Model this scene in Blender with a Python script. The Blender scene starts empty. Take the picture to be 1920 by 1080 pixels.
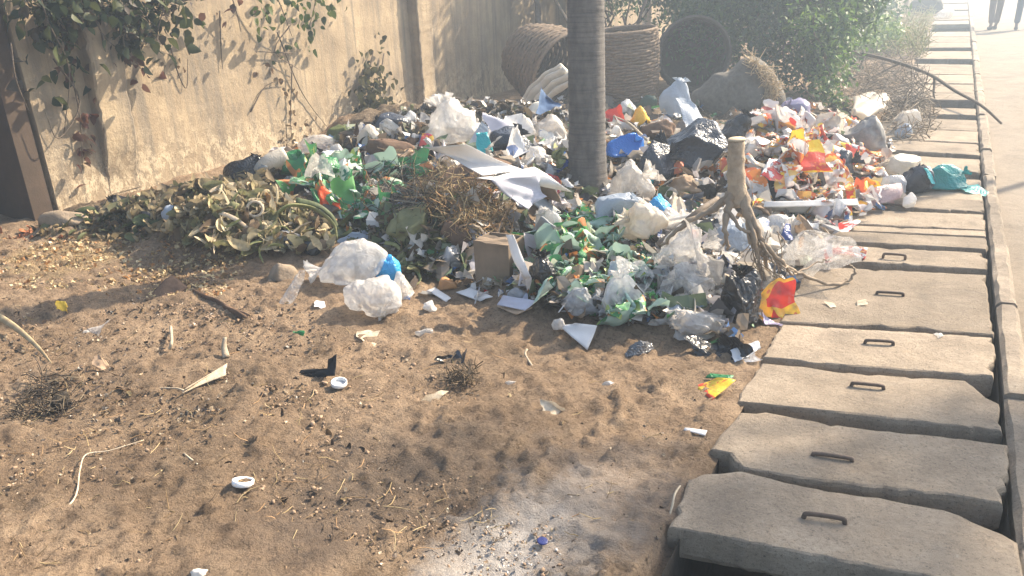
import bpy, math, random
import numpy as np
from mathutils import Vector, Matrix, Euler, Quaternion
random.seed(7)
R = np.random.default_rng(11)
rad = math.radians
sc = bpy.context.scene
C = sc.collection

# ------------------------------------------------------------------ camera, sky, sun, exposure
EYE = 1.6
PITCH, YAW, ROLL, FPX = rad(21.37), rad(29.154), rad(2.577), 1460.0
def cam_axes():
    fw = Vector((-math.sin(YAW) * math.cos(PITCH), math.cos(YAW) * math.cos(PITCH), -math.sin(PITCH)))
    rt = Vector((math.cos(YAW), math.sin(YAW), 0))
    up = rt.cross(fw)
    c, s = math.cos(ROLL), -math.sin(ROLL)
    return rt * c + up * s, up * c - rt * s, fw
AX, AU, AF = cam_axes()
cd = bpy.data.cameras.new('camera'); cam = bpy.data.objects.new('camera', cd); C.objects.link(cam)
cd.sensor_width = 36.0; cd.lens = FPX / 1920 * 36.0; cd.clip_end = 2000; cd.clip_start = 0.05
cam.matrix_world = Matrix(((AX.x, AU.x, -AF.x, 0), (AX.y, AU.y, -AF.y, 0), (AX.z, AU.z, -AF.z, EYE), (0, 0, 0, 1)))
sc.camera = cam
SUN_EL, SUN_AZ = rad(37), rad(32)          # azimuth from +Y (along the road) towards +X
SV = Vector((math.sin(SUN_AZ) * math.cos(SUN_EL), math.cos(SUN_AZ) * math.cos(SUN_EL), math.sin(SUN_EL)))
w = bpy.data.worlds.new('World'); sc.world = w; w.use_nodes = True
nt = w.node_tree; bg = nt.nodes['Background']
sky = nt.nodes.new('ShaderNodeTexSky'); sky.sky_type = 'NISHITA'; sky.sun_disc = False
sky.sun_elevation = SUN_EL; sky.sun_rotation = SUN_AZ; sky.dust_density = 3.0; sky.air_density = 1.2
nt.links.new(sky.outputs[0], bg.inputs[0]); bg.inputs[1].default_value = 0.115
sl = bpy.data.lights.new('sun', 'SUN'); sl.energy = 5.0; sl.angle = rad(0.6); sl.color = (1.0, 0.85, 0.655)
so = bpy.data.objects.new('sun', sl); C.objects.link(so)
so.rotation_euler = (-SV).to_track_quat('-Z', 'Y').to_euler(); so.location = SV * 30
sc.view_settings.view_transform = 'Standard'; sc.view_settings.look = 'None'
sc.view_settings.exposure = 1.62; sc.view_settings.gamma = 1.0; sc.view_settings.use_curve_mapping = False
HAZE = 0.012
sc.render.engine = 'CYCLES'
try:
    cy = sc.cycles
    cy.max_bounces = 6; cy.diffuse_bounces = 3; cy.glossy_bounces = 2; cy.transmission_bounces = 4
    cy.transparent_max_bounces = 10; cy.volume_bounces = 0; cy.use_denoising = True
    cy.sample_clamp_indirect = 6.0
except Exception:
    pass

# ------------------------------------------------------------------ noise, ground height, picking
TAB = np.random.default_rng(5).random((256, 256))
def vn(x, y, s=0):
    x = np.asarray(x, float) + s * 17.31; y = np.asarray(y, float) + s * 9.77
    xi = np.floor(x).astype(int); yi = np.floor(y).astype(int)
    fx = x - xi; fy = y - yi
    fx = fx * fx * fx * (fx * (fx * 6 - 15) + 10); fy = fy * fy * fy * (fy * (fy * 6 - 15) + 10)
    a = TAB[xi & 255, yi & 255]; b = TAB[(xi + 1) & 255, yi & 255]
    c = TAB[xi & 255, (yi + 1) & 255]; d = TAB[(xi + 1) & 255, (yi + 1) & 255]
    return (a + (b - a) * fx) * (1 - fy) + (c + (d - c) * fx) * fy - 0.5
def fbm(x, y, o=4, s=0):
    r = 0; a = 1.0; f = 1.0
    for k in range(o):
        r = r + a * vn(x * f, y * f, s + k * 3); a *= 0.5; f *= 2.03
    return r
def px_ray(px, py):
    d = AX * ((px - 960) / FPX) + AU * (-(py - 540) / FPX) + AF
    return np.array((d.x, d.y, d.z))
def flat(px, py, z=0.0):
    d = px_ray(px, py); t = (z - EYE) / d[2]
    return d[0] * t, d[1] * t
BUMPS = []
for (px, py, r, h) in ((450, 440, .48, .22), (300, 425, .25, .10), (205, 415, .35, .09), (620, 380, .75, .22), (860, 450, .42, .30),
                       (760, 330, .8, .25), (960, 340, 1.0, .24), (830, 262, 1.0, .28), (1010, 270, 1.2, .18), (1290, 330, .9, .24),
                       (1180, 270, 1.1, .18), (1490, 360, .75, .30), (1400, 260, 1.0, .22), (1300, 540, .42, .13), (1120, 540, .42, .13),
                       (1200, 440, .6, .16), (1420, 450, .6, .12), (1590, 300, .7, .2)):
    x, y = flat(px, py); BUMPS.append((x, y, r, h))
def Hs(x, y):
    x = np.asarray(x, float); y = np.asarray(y, float)
    z = -0.03 + 0.05 * np.clip((-x - 1.2) / 4.0, 0, 1) + 0.05 * fbm(x * .7 + 3, y * .7, 2, 1)
    m = np.zeros_like(z)
    wx = .22 * fbm(x * 2.1, y * 2.1, 2, 21); wy = .22 * fbm(x * 2.1, y * 2.1, 2, 25)
    x = x + wx; y = y + wy
    for (bx, by, r, h) in BUMPS:
        q = np.clip(1 - ((x - bx) ** 2 + (y - by) ** 2) / (1.7 * r) ** 2, 0, 1)
        m = np.maximum(m, h * q * q * (3 - 2 * q)) + 0.18 * h * q * q
    e = np.clip((-x - 0.58) / 0.30, 0, 1)
    m = m * (.85 + .45 * (fbm(x * 4, y * 4, 2, 31) + .2))
    return z * np.clip((-x - 0.5) / .5, 0, 1) + m * e - 0.010 * (1 - e)
GX0, GY0, GS = -9.0, -1.0, .03
_gx = np.arange(GX0, .1, GS); _gy = np.arange(GY0, 36, GS)
HG = Hs(*np.meshgrid(_gx, _gy, indexing='ij'))
def Hq(X, Y):
    fx = np.clip((X - GX0) / GS, 0, HG.shape[0] - 2.001); fy = np.clip((Y - GY0) / GS, 0, HG.shape[1] - 2.001)
    i = fx.astype(int); j = fy.astype(int); fx = fx - i; fy = fy - j
    return (HG[i, j] * (1 - fx) + HG[i + 1, j] * fx) * (1 - fy) + (HG[i, j + 1] * (1 - fx) + HG[i + 1, j + 1] * fx) * fy
def Hs1(x, y): return float(Hq(np.array([x]), np.array([y]))[0])
def mound(x, y):
    m = 0
    for (bx, by, r, h) in BUMPS:
        m = np.maximum(m, np.clip(1 - ((x - bx) ** 2 + (y - by) ** 2) / (1.35 * r) ** 2, 0, 1))
    return m
def surf(px, py, up=0.0):
    """world point where the view through a photo pixel meets the ground (plus `up`)"""
    d = px_ray(px, py)
    lo, hi = 1.2, 34.0
    for n_ in (150, 24, 12):
        t = np.linspace(lo, hi, n_)
        X = d[0] * t; Y = d[1] * t; Z = EYE + d[2] * t
        hh = np.where((X > -.57) & (X < .47), 0.0, np.where(X >= .47, -.1, Hq(X, Y))) + up
        k = int(np.argmax(Z < hh)) if (Z < hh).any() else len(t) - 1
        lo, hi = t[max(0, k - 1)], t[k]
    return Vector((X[k], Y[k], hh[k]))
def on_wall(px, py, off=0.03, X0=-6.2):
    d = px_ray(px, py); t = (X0 + off) / d[0]
    return Vector((d[0] * t, d[1] * t, EYE + d[2] * t))
def at_depth_y(px, py, Y):
    d = px_ray(px, py); t = Y / d[1]
    return Vector((d[0] * t, d[1] * t, EYE + d[2] * t))
def mpp(p):      # metres per photo pixel there
    return (Vector(p) - Vector((0, 0, EYE))).dot(AF) / FPX

# ------------------------------------------------------------------ materials
def new_mat(name):
    m = bpy.data.materials.new(name); m.use_nodes = True
    n = m.node_tree; return m, n, n.nodes['Principled BSDF'], n.nodes['Material Output']
def N(n, t, **k):
    o = n.nodes.new(t)
    for a, b in k.items():
        if isinstance(a, str) and hasattr(o, a): setattr(o, a, b)
    return o
def coord(n, kind='Object'): return N(n, 'ShaderNodeTexCoord').outputs[kind]
def noise(n, vec, scale, detail=4, rough=.6, dist=0.0):
    o = N(n, 'ShaderNodeTexNoise'); o.inputs['Scale'].default_value = scale; o.inputs['Detail'].default_value = detail
    o.inputs['Roughness'].default_value = rough; o.inputs['Distortion'].default_value = dist
    if vec is not None: n.links.new(vec, o.inputs['Vector'])
    return o.outputs['Fac']
def ramp(n, fac, stops, interp='LINEAR'):
    r = N(n, 'ShaderNodeValToRGB'); e = r.color_ramp; e.interpolation = interp
    while len(e.elements) < len(stops): e.elements.new(0.5)
    for q, (p, c) in zip(e.elements, stops):
        q.position = p; q.color = (c[0], c[1], c[2], 1) if not isinstance(c, (int, float)) else (c, c, c, 1)
    n.links.new(fac, r.inputs['Fac']); return r.outputs['Color']
def mixc(n, fac, a, b, mode='MIX'):
    m = N(n, 'ShaderNodeMix'); m.data_type = 'RGBA'; m.blend_type = mode
    for i, v in ((0, fac), (6, a), (7, b)):
        if hasattr(v, 'is_linked') or hasattr(v, 'node'): n.links.new(v, m.inputs[i])
        elif isinstance(v, (int, float)): m.inputs[i].default_value = v if i == 0 else (v, v, v, 1)
        else: m.inputs[i].default_value = (v[0], v[1], v[2], 1)
    return m.outputs[2]
def mth(n, op, a, b=None):
    m = N(n, 'ShaderNodeMath'); m.operation = op
    for i, v in ((0, a), (1, b)):
        if v is None: continue
        if hasattr(v, 'node'): n.links.new(v, m.inputs[i])
        else: m.inputs[i].default_value = v
    return m.outputs[0]
def bump(n, b, h, strength=.5, dist=.01):
    u = N(n, 'ShaderNodeBump'); u.inputs['Strength'].default_value = strength; u.inputs['Distance'].default_value = dist
    n.links.new(h, u.inputs['Height']); n.links.new(u.outputs[0], b.inputs['Normal']); return u
def scaled(n, vec, s):
    m = N(n, 'ShaderNodeMapping'); m.inputs['Scale'].default_value = s; n.links.new(vec, m.inputs['Vector']); return m.outputs[0]

MC = {}
def plastic(key, col, rough=.35, transl=.25, clear=0.0, dirt=.25, crease=60, bstr=.5, spec=.5):
    """thin polythene: creased, a little dirty, lets some light through"""
    if key in MC: return MC[key]
    m, n, b, out = new_mat(key)
    v = coord(n)
    d = noise(n, v, 9, 4, .65)
    dd = ramp(n, d, ((.5, (1, 1, 1)), (.78, (.5, .42, .33))))
    inf = N(n, 'ShaderNodeObjectInfo')
    val = mth(n, 'ADD', mth(n, 'MULTIPLY', inf.outputs['Random'], .24), .85)
    base = mixc(n, 1.0, mixc(n, dirt, col, mixc(n, 1.0, col, dd, 'MULTIPLY')), val, 'MULTIPLY')
    n.links.new(base, b.inputs['Base Color']); b.inputs['Roughness'].default_value = rough
    b.inputs['Specular IOR Level'].default_value = spec
    vo = N(n, 'ShaderNodeTexVoronoi'); vo.feature = 'DISTANCE_TO_EDGE'; vo.inputs['Scale'].default_value = crease
    wv = N(n, 'ShaderNodeVectorMath'); wv.operation = 'ADD'
    nz = N(n, 'ShaderNodeTexNoise'); nz.inputs['Scale'].default_value = crease * .4
    n.links.new(v, nz.inputs['Vector'])
    sc_ = N(n, 'ShaderNodeVectorMath'); sc_.operation = 'SCALE'; sc_.inputs['Scale'].default_value = 1.2 / crease * 2
    n.links.new(nz.outputs['Color'], sc_.inputs[0])
    n.links.new(v, wv.inputs[0]); n.links.new(sc_.outputs[0], wv.inputs[1]); n.links.new(wv.outputs[0], vo.inputs['Vector'])
    hgt = mth(n, 'ADD', mth(n, 'MULTIPLY', vo.outputs['Distance'], 1.0), mth(n, 'MULTIPLY', noise(n, v, crease * .5, 2), .3))
    u = bump(n, b, hgt, bstr, .012)
    last = b.outputs[0]
    if transl > 0:
        tr = N(n, 'ShaderNodeBsdfTranslucent'); n.links.new(base, tr.inputs['Color']); n.links.new(u.outputs[0], tr.inputs['Normal'])
        mx = N(n, 'ShaderNodeMixShader'); mx.inputs[0].default_value = transl
        n.links.new(last, mx.inputs[1]); n.links.new(tr.outputs[0], mx.inputs[2]); last = mx.outputs[0]
    if clear > 0:
        tp = N(n, 'ShaderNodeBsdfTransparent')
        mx = N(n, 'ShaderNodeMixShader')
        f = ramp(n, noise(n, v, crease * .35, 3, .6, 1.0), ((.3, clear), (.72, clear * .25)))
        n.links.new(f, mx.inputs[0]); n.links.new(last, mx.inputs[1]); n.links.new(tp.outputs[0], mx.inputs[2]); last = mx.outputs[0]
    n.links.new(last, out.inputs['Surface']); MC[key] = m; return m
def printed(key, cols, back=(.62, .62, .62), rough=.3, scale=1.6):
    """printed film wrapper: bands and blobs of ink on one side, plain foil inside"""
    if key in MC: return MC[key]
    m, n, b, out = new_mat(key)
    uv = N(n, 'ShaderNodeTexCoord').outputs['UV']
    inf = N(n, 'ShaderNodeObjectInfo')
    off = N(n, 'ShaderNodeVectorMath'); off.operation = 'ADD'
    cmb = N(n, 'ShaderNodeCombineXYZ'); n.links.new(mth(n, 'MULTIPLY', inf.outputs['Random'], 37.0), cmb.inputs[0])
    n.links.new(mth(n, 'MULTIPLY', inf.outputs['Random'], 91.0), cmb.inputs[1])
    n.links.new(uv, off.inputs[0]); n.links.new(cmb.outputs[0], off.inputs[1])
    vv = N(n, 'ShaderNodeTexVoronoi'); vv.inputs['Scale'].default_value = scale * 1.5; n.links.new(scaled(n, off.outputs[0], (1, 1.6, 1)), vv.inputs['Vector'])
    vs = N(n, 'ShaderNodeSeparateColor'); n.links.new(vv.outputs['Color'], vs.inputs[0])
    f = mth(n, 'ADD', mth(n, 'MULTIPLY', vs.outputs[0], .55), mth(n, 'MULTIPLY', noise(n, off.outputs[0], 3.0, 2), .35))
    k = len(cols)
    col = ramp(n, f, [(.10 + .68 * i / k, c) for i, c in enumerate(cols)], 'CONSTANT')
    vo = N(n, 'ShaderNodeTexVoronoi'); vo.inputs['Scale'].default_value = 5; n.links.new(off.outputs[0], vo.inputs['Vector'])
    fl = ramp(n, vo.outputs['Distance'], ((.16, 1.0), (.19, 0.0)))
    col = mixc(n, mth(n, 'MULTIPLY', fl, .8), col, cols[(k // 2)])
    dirt = noise(n, coord(n), 14, 3)
    col = mixc(n, ramp(n, dirt, ((.55, 0.0), (.8, .6))), col, (.16, .12, .08))
    geo = N(n, 'ShaderNodeNewGeometry')
    col = mixc(n, geo.outputs['Backfacing'], col, back)
    n.links.new(col, b.inputs['Base Color']); b.inputs['Roughness'].default_value = rough
    bump(n, b, noise(n, coord(n), 70, 3), .5, .006)
    tr = N(n, 'ShaderNodeBsdfTranslucent'); n.links.new(col, tr.inputs['Color'])
    mx = N(n, 'ShaderNodeMixShader'); mx.inputs[0].default_value = .22
    n.links.new(b.outputs[0], mx.inputs[1]); n.links.new(tr.outputs[0], mx.inputs[2]); n.links.new(mx.outputs[0], out.inputs['Surface'])
    MC[key] = m; return m
def matte(key, col, col2=None, scale=12, rough=.85, bscale=60, bstr=.4, bdist=.006, transl=0.0, rnd=.3, spec=.3, coords='Object'):
    if key in MC: return MC[key]
    m, n, b, out = new_mat(key)
    v = coord(n, coords)
    col2 = col2 or tuple(c * .6 for c in col)
    c = ramp(n, noise(n, v, scale, 5, .65), ((.3, col2), (.7, col)))
    inf = N(n, 'ShaderNodeObjectInfo')
    c = mixc(n, 1.0, c, mth(n, 'ADD', mth(n, 'MULTIPLY', inf.outputs['Random'], rnd), 1 - rnd * .5), 'MULTIPLY')
    n.links.new(c, b.inputs['Base Color']); b.inputs['Roughness'].default_value = rough
    b.inputs['Specular IOR Level'].default_value = spec
    bump(n, b, noise(n, v, bscale, 4, .7), bstr, bdist)
    if transl:
        tr = N(n, 'ShaderNodeBsdfTranslucent'); n.links.new(c, tr.inputs['Color'])
        mx = N(n, 'ShaderNodeMixShader'); mx.inputs[0].default_value = transl
        n.links.new(b.outputs[0], mx.inputs[1]); n.links.new(tr.outputs[0], mx.inputs[2]); n.links.new(mx.outputs[0], out.inputs['Surface'])
    MC[key] = m; return m
def attr_mat(key, rough=.6, transl=.2, spec=.4):
    if key in MC: return MC[key]
    m, n, b, out = new_mat(key)
    a = N(n, 'ShaderNodeAttribute'); a.attribute_name = 'tint'
    n.links.new(a.outputs['Color'], b.inputs['Base Color']); b.inputs['Roughness'].default_value = rough
    b.inputs['Specular IOR Level'].default_value = spec
    tr = N(n, 'ShaderNodeBsdfTranslucent'); n.links.new(a.outputs['Color'], tr.inputs['Color'])
    mx = N(n, 'ShaderNodeMixShader'); mx.inputs[0].default_value = transl
    n.links.new(b.outputs[0], mx.inputs[1]); n.links.new(tr.outputs[0], mx.inputs[2]); n.links.new(mx.outputs[0], out.inputs['Surface'])
    MC[key] = m; return m

def dirt_mat():
    m, n, b, out = new_mat('dusty_earth')
    v = coord(n)
    big = noise(n, v, 1.1, 5, .6); mid = noise(n, v, 7, 6, .7); fine = noise(n, v, 60, 5, .75)
    c = ramp(n, mid, ((.30, (.165, .112, .073)), (.5, (.345, .247, .163)), (.70, (.45, .33, .22))))
    c = mixc(n, ramp(n, big, ((.42, 0.0), (.64, .65))), c, (.19, .13, .082))
    c = mixc(n, ramp(n, fine, ((.35, .8), (.49, 0.0))), c, (.10, .068, .045))
    c = mixc(n, ramp(n, noise(n, v, 150, 3, .6), ((.62, 0.0), (.72, .5))), c, (.5, .40, .28))
    # grey ash and lime spilled beside the slabs, then soft dark brown patches
    def spot(p, r, k, col, c):
        d = N(n, 'ShaderNodeVectorMath'); d.operation = 'DISTANCE'; n.links.new(v, d.inputs[0]); d.inputs[1].default_value = (p[0], p[1], 0)
        f = mth(n, 'ADD', mth(n, 'DIVIDE', d.outputs['Value'], r), mth(n, 'MULTIPLY', mth(n, 'SUBTRACT', noise(n, v, 5, 6, .75), .5), 2.2))
        f2 = mth(n, 'MULTIPLY', ramp(n, f, ((.15, 1.0), (1.0, 0.0))), mth(n, 'ADD', .45, mth(n, 'MULTIPLY', noise(n, v, 45, 4, .8), 1.0)))
        return mixc(n, mth(n, 'MULTIPLY', f2, k), c, col)
    for (px, py, r, k, col) in ((1010, 985, .34, .85, (.52, .49, .46)), (930, 1068, .34, .8, (.54, .51, .48)), (1130, 915, .40, .45, (.42, .36, .31)),
                                (720, 890, .55, .75, (.12, .095, .075)), (560, 1000, .35, .6, (.13, .10, .08)), (1180, 1000, .3, .5, (.15, .12, .095)),
                                (230, 880, .35, .45, (.14, .10, .07)), (180, 720, .5, .4, (.13, .09, .06)), (440, 700, .5, .4, (.14, .10, .065)), (860, 700, .4, .4, (.16, .115, .075))):
        c = spot(flat(px, py), r, k, col, c)
    # pale dry straw-coloured husk spread by the wall corner
    d = N(n, 'ShaderNodeVectorMath'); d.operation = 'DISTANCE'; n.links.new(v, d.inputs[0]); p = flat(150, 480); d.inputs[1].default_value = (p[0], p[1], 0)
    f = ramp(n, mth(n, 'ADD', d.outputs['Value'], noise(n, v, 4, 4)), ((.8, .7), (1.7, 0.0)))
    hus = ramp(n, noise(n, v, 55, 4, .8), ((.35, (.13, .085, .045)), (.55, (.40, .29, .16)), (.7, (.58, .46, .28))))
    c = mixc(n, f, c, hus)
    # damp dark refuse soil where the heap covers the ground
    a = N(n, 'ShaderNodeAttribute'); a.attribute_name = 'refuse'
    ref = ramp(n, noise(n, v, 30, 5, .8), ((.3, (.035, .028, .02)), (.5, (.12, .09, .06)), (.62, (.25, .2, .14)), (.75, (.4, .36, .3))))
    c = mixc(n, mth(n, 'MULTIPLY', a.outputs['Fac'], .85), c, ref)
    n.links.new(c, b.inputs['Base Color']); b.inputs['Roughness'].default_value = .95; b.inputs['Specular IOR Level'].default_value = .15
    h = mth(n, 'ADD', mth(n, 'MULTIPLY', noise(n, v, 24, 8, .78), 1.0), mth(n, 'MULTIPLY', noise(n, v, 110, 5, .8), .45))
    bump(n, b, h, 1.0, .034)
    return m
def plaster_mat():
    m, n, b, out = new_mat('stained_wall_plaster')
    v = coord(n)
    mid = noise(n, v, 2.2, 6, .7)
    c = ramp(n, mid, ((.3, (.225, .175, .12)), (.52, (.335, .26, .172)), (.72, (.44, .345, .225))))
    st = noise(n, scaled(n, v, (9, 9, .55)), 1.0, 5, .65)
    c = mixc(n, ramp(n, st, ((.44, 0.0), (.66, .75))), c, (.16, .14, .115))
    sep = N(n, 'ShaderNodeSeparateXYZ'); n.links.new(v, sep.inputs[0])
    hi = ramp(n, mth(n, 'ADD', sep.outputs['Z'], mth(n, 'MULTIPLY', noise(n, scaled(n, v, (1.6, 1.6, .8)), 1.4, 6, .7), 1.1)), ((1.0, 0.0), (1.35, .6)))
    c = mixc(n, hi, c, (.215, .185, .15))
    low = ramp(n, mth(n, 'ADD', sep.outputs['Z'], mth(n, 'MULTIPLY', noise(n, v, 3.2, 6, .75), .9)), ((.62, 1.0), (1.0, 0.0)))
    flake = ramp(n, noise(n, scaled(n, v, (1, 1, .7)), 13, 6, .8), ((.46, 0.0), (.56, 1.0)))
    c = mixc(n, mth(n, 'MULTIPLY', mth(n, 'MULTIPLY', low, flake), .75), c, (.56, .46, .32))
    c = mixc(n, ramp(n, noise(n, v, 28, 4, .7), ((.62, 0.0), (.72, .55))), c, (.15, .115, .08))
    n.links.new(c, b.inputs['Base Color']); b.inputs['Roughness'].default_value = .95; b.inputs['Specular IOR Level'].default_value = .15
    h = mth(n, 'ADD', noise(n, v, 30, 6, .75), mth(n, 'MULTIPLY', mth(n, 'MULTIPLY', low, flake), .5))
    bump(n, b, h, .6, .02)
    return m
def concrete_mat(key, c1, c2, c3):
    m, n, b, out = new_mat(key)
    v = coord(n, 'Object')
    geo = N(n, 'ShaderNodeNewGeometry')
    v = geo.outputs['Position']
    inf = N(n, 'ShaderNodeObjectInfo')
    c = ramp(n, noise(n, v, 3.3, 6, .7), ((.3, c1), (.52, c2), (.72, c3)))
    c = mixc(n, ramp(n, noise(n, v, 90, 4, .8), ((.33, .7), (.46, 0.0))), c, tuple(x * .4 for x in c1))
    c = mixc(n, ramp(n, noise(n, v, 11, 5, .75, .5), ((.56, 0.0), (.75, .6))), c, (.34, .26, .175))
    c = mixc(n, ramp(n, noise(n, v, 1.9, 7, .75, .8), ((.50, 0.0), (.68, .55))), c, (.15, .125, .10))
    c = mixc(n, ramp(n, noise(n, v, 30, 5, .8), ((.60, 0.0), (.72, .5))), c, (.47, .41, .33))
    c = mixc(n, ramp(n, noise(n, v, 160, 2, .6), ((.66, 0.0), (.72, .7))), c, (.09, .075, .06))
    c = mixc(n, 1.0, c, mth(n, 'ADD', mth(n, 'MULTIPLY', inf.outputs['Random'], .30), .80), 'MULTIPLY')
    cr = N(n, 'ShaderNodeTexVoronoi'); cr.feature = 'DISTANCE_TO_EDGE'; cr.inputs['Scale'].default_value = 1.7
    wv = N(n, 'ShaderNodeVectorMath'); wv.operation = 'ADD'; nz = N(n, 'ShaderNodeTexNoise'); nz.inputs['Scale'].default_value = 6
    n.links.new(v, nz.inputs['Vector']); n.links.new(v, wv.inputs[0])
    s2 = N(n, 'ShaderNodeVectorMath'); s2.operation = 'SCALE'; s2.inputs['Scale'].default_value = .18; n.links.new(nz.outputs['Color'], s2.inputs[0])
    n.links.new(s2.outputs[0], wv.inputs[1]); n.links.new(wv.outputs[0], cr.inputs['Vector'])
    n.links.new(c, b.inputs['Base Color']); b.inputs['Roughness'].default_value = .92; b.inputs['Specular IOR Level'].default_value = .2
    h = mth(n, 'ADD', mth(n, 'MULTIPLY', noise(n, v, 55, 7, .82), 1.0), mth(n, 'MULTIPLY', noise(n, v, 7, 3), 1.2))
    bump(n, b, h, .9, .016)
    return m
MD = dirt_mat(); MW = plaster_mat()
M_SLAB = concrete_mat('slab_concrete', (.24, .193, .143), (.34, .275, .205), (.42, .345, .262))
M_KERB = concrete_mat('kerb_concrete', (.22, .18, .14), (.34, .28, .215), (.42, .36, .28))
M_TRENCH = matte('drain_mud', (.06, .05, .04), (.025, .022, .02))
M_ROAD = concrete_mat('dusty_road', (.30, .245, .185), (.345, .285, .22), (.39, .325, .25))

# ------------------------------------------------------------------ object helpers
def tag(o, label=None, cat=None, group=None, kind=None):
    if label: o['label'] = label
    if cat: o['category'] = cat
    if group: o['group'] = group
    if kind: o['kind'] = kind
    return o
def mesh_data(name, V, F, mat, smooth=True, uv=None, tint=None, fattr=None):
    me = bpy.data.meshes.new(name)
    V = np.asarray(V, dtype=np.float32)
    if isinstance(F, np.ndarray):
        nf, k = F.shape
        me.vertices.add(len(V)); me.vertices.foreach_set('co', V.ravel())
        me.loops.add(nf * k); me.loops.foreach_set('vertex_index', F.astype(np.int32).ravel())
        me.polygons.add(nf); me.polygons.foreach_set('loop_start', np.arange(0, nf * k, k, dtype=np.int32))
        me.update(calc_edges=True)
    else:
        me.from_pydata([tuple(map(float, q)) for q in V], [], F)
    if smooth: me.polygons.foreach_set('use_smooth', np.ones(len(me.polygons), bool))
    if uv is not None:
        u = me.uv_layers.new(name='uv'); li = np.empty(len(me.loops), np.int32); me.loops.foreach_get('vertex_index', li)
        u.data.foreach_set('uv', np.asarray(uv, np.float32)[li].ravel())
    if tint is not None:
        a = me.attributes.new('tint', 'FLOAT_COLOR', 'POINT')
        t = np.ones((len(V), 4), np.float32); t[:, :3] = tint; a.data.foreach_set('color', t.ravel())
    if fattr is not None:
        a = me.attributes.new(fattr[0], 'FLOAT', 'POINT'); a.data.foreach_set('value', np.asarray(fattr[1], np.float32))
    if mat is not None: me.materials.append(mat)
    me.update(); return me
def link(name, me, parent=None, loc=None, rot=None, scale=None):
    o = bpy.data.objects.new(name, me); C.objects.link(o)
    if parent is not None: o.parent = parent
    if loc is not None: o.location = loc
    if rot is not None: o.rotation_euler = rot
    if scale is not None: o.scale = scale
    return o
def obj(name, V, F, mat, parent=None, **k):
    tr = {a: k.pop(a) for a in ('loc', 'rot', 'scale') if a in k}
    return link(name, mesh_data(name, V, F, mat, **k), parent, **tr)
def empty(name, loc=(0, 0, 0), rz=0.0):
    o = bpy.data.objects.new(name, None); C.objects.link(o); o.location = loc; o.rotation_euler = (0, 0, rz); o.empty_display_size = .1; return o
class MB:
    def __init__(s): s.V = []; s.F = []; s.T = []
    def add(s, V, F, tint=None):
        k = len(s.V); s.V += [tuple(q) for q in V]; s.F += [tuple(i + k for i in f) for f in F]
        if tint is not None: s.T += [tint] * len(V)
    def box(s, x0, x1, y0, y1, z0, z1):
        s.add([(x0, y0, z0), (x1, y0, z0), (x1, y1, z0), (x0, y1, z0), (x0, y0, z1), (x1, y0, z1), (x1, y1, z1), (x0, y1, z1)],
              [(0, 3, 2, 1), (4, 5, 6, 7), (0, 1, 5, 4), (1, 2, 6, 5), (2, 3, 7, 6), (3, 0, 4, 7)])
    def tube(s, pts, rads, seg=6, tint=None, squash=1.0, cap=True):
        pts = [Vector(p) for p in pts]
        if not isinstance(rads, (list, tuple, np.ndarray)): rads = [rads] * len(pts)
        V = []; F = []
        u = None
        for i, p in enumerate(pts):
            t = (pts[min(i + 1, len(pts) - 1)] - pts[max(i - 1, 0)])
            t = t.normalized() if t.length > 1e-9 else Vector((0, 0, 1))
            if u is None: u = t.orthogonal().normalized()
            u = (u - t * u.dot(t)); u = u.normalized() if u.length > 1e-6 else t.orthogonal().normalized()
            v = t.cross(u)
            for k in range(seg):
                a = 2 * math.pi * k / seg
                V.append(p + (u * math.cos(a) + v * math.sin(a) * squash) * rads[i])
        for i in range(len(pts) - 1):
            for k in range(seg):
                F.append((i * seg + k, i * seg + (k + 1) % seg, (i + 1) * seg + (k + 1) % seg, (i + 1) * seg + k))
        if cap: F += [tuple(range(seg))[::-1], tuple(range((len(pts) - 1) * seg, len(pts) * seg))]
        s.add(V, F, tint)
    def build(s, name, mat, parent=None, smooth=True, **k):
        return obj(name, s.V, s.F, mat, parent, smooth=smooth, tint=(np.array(s.T) if s.T else None), **k)
def catmull(P, n=6):
    P = [Vector(p) for p in P]; out = []
    Q = [P[0] * 2 - P[1]] + P + [P[-1] * 2 - P[-2]]
    for i in range(1, len(Q) - 2):
        for k in range(n):
            t = k / n; a, b, c, d = Q[i - 1], Q[i], Q[i + 1], Q[i + 2]
            out.append(.5 * ((2 * b) + (c - a) * t + (2 * a - 5 * b + 4 * c - d) * t * t + (3 * b - 3 * c + d - a) * t ** 3))
    out.append(P[-1]); return out
_ico = {}
def ico(sub):
    if sub not in _ico:
        import bmesh
        bm = bmesh.new(); bmesh.ops.create_icosphere(bm, subdivisions=sub, radius=1.0)
        V = np.array([v.co[:] for v in bm.verts]); F = np.array([[v.index for v in f.verts] for f in bm.faces]); bm.free(); _ico[sub] = (V, F)
    V, F = _ico[sub]; return V.copy(), F
def rnd_dirs(r, n):
    d = r.normal(size=(n, 3)); return d / np.linalg.norm(d, axis=1)[:, None]
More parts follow.
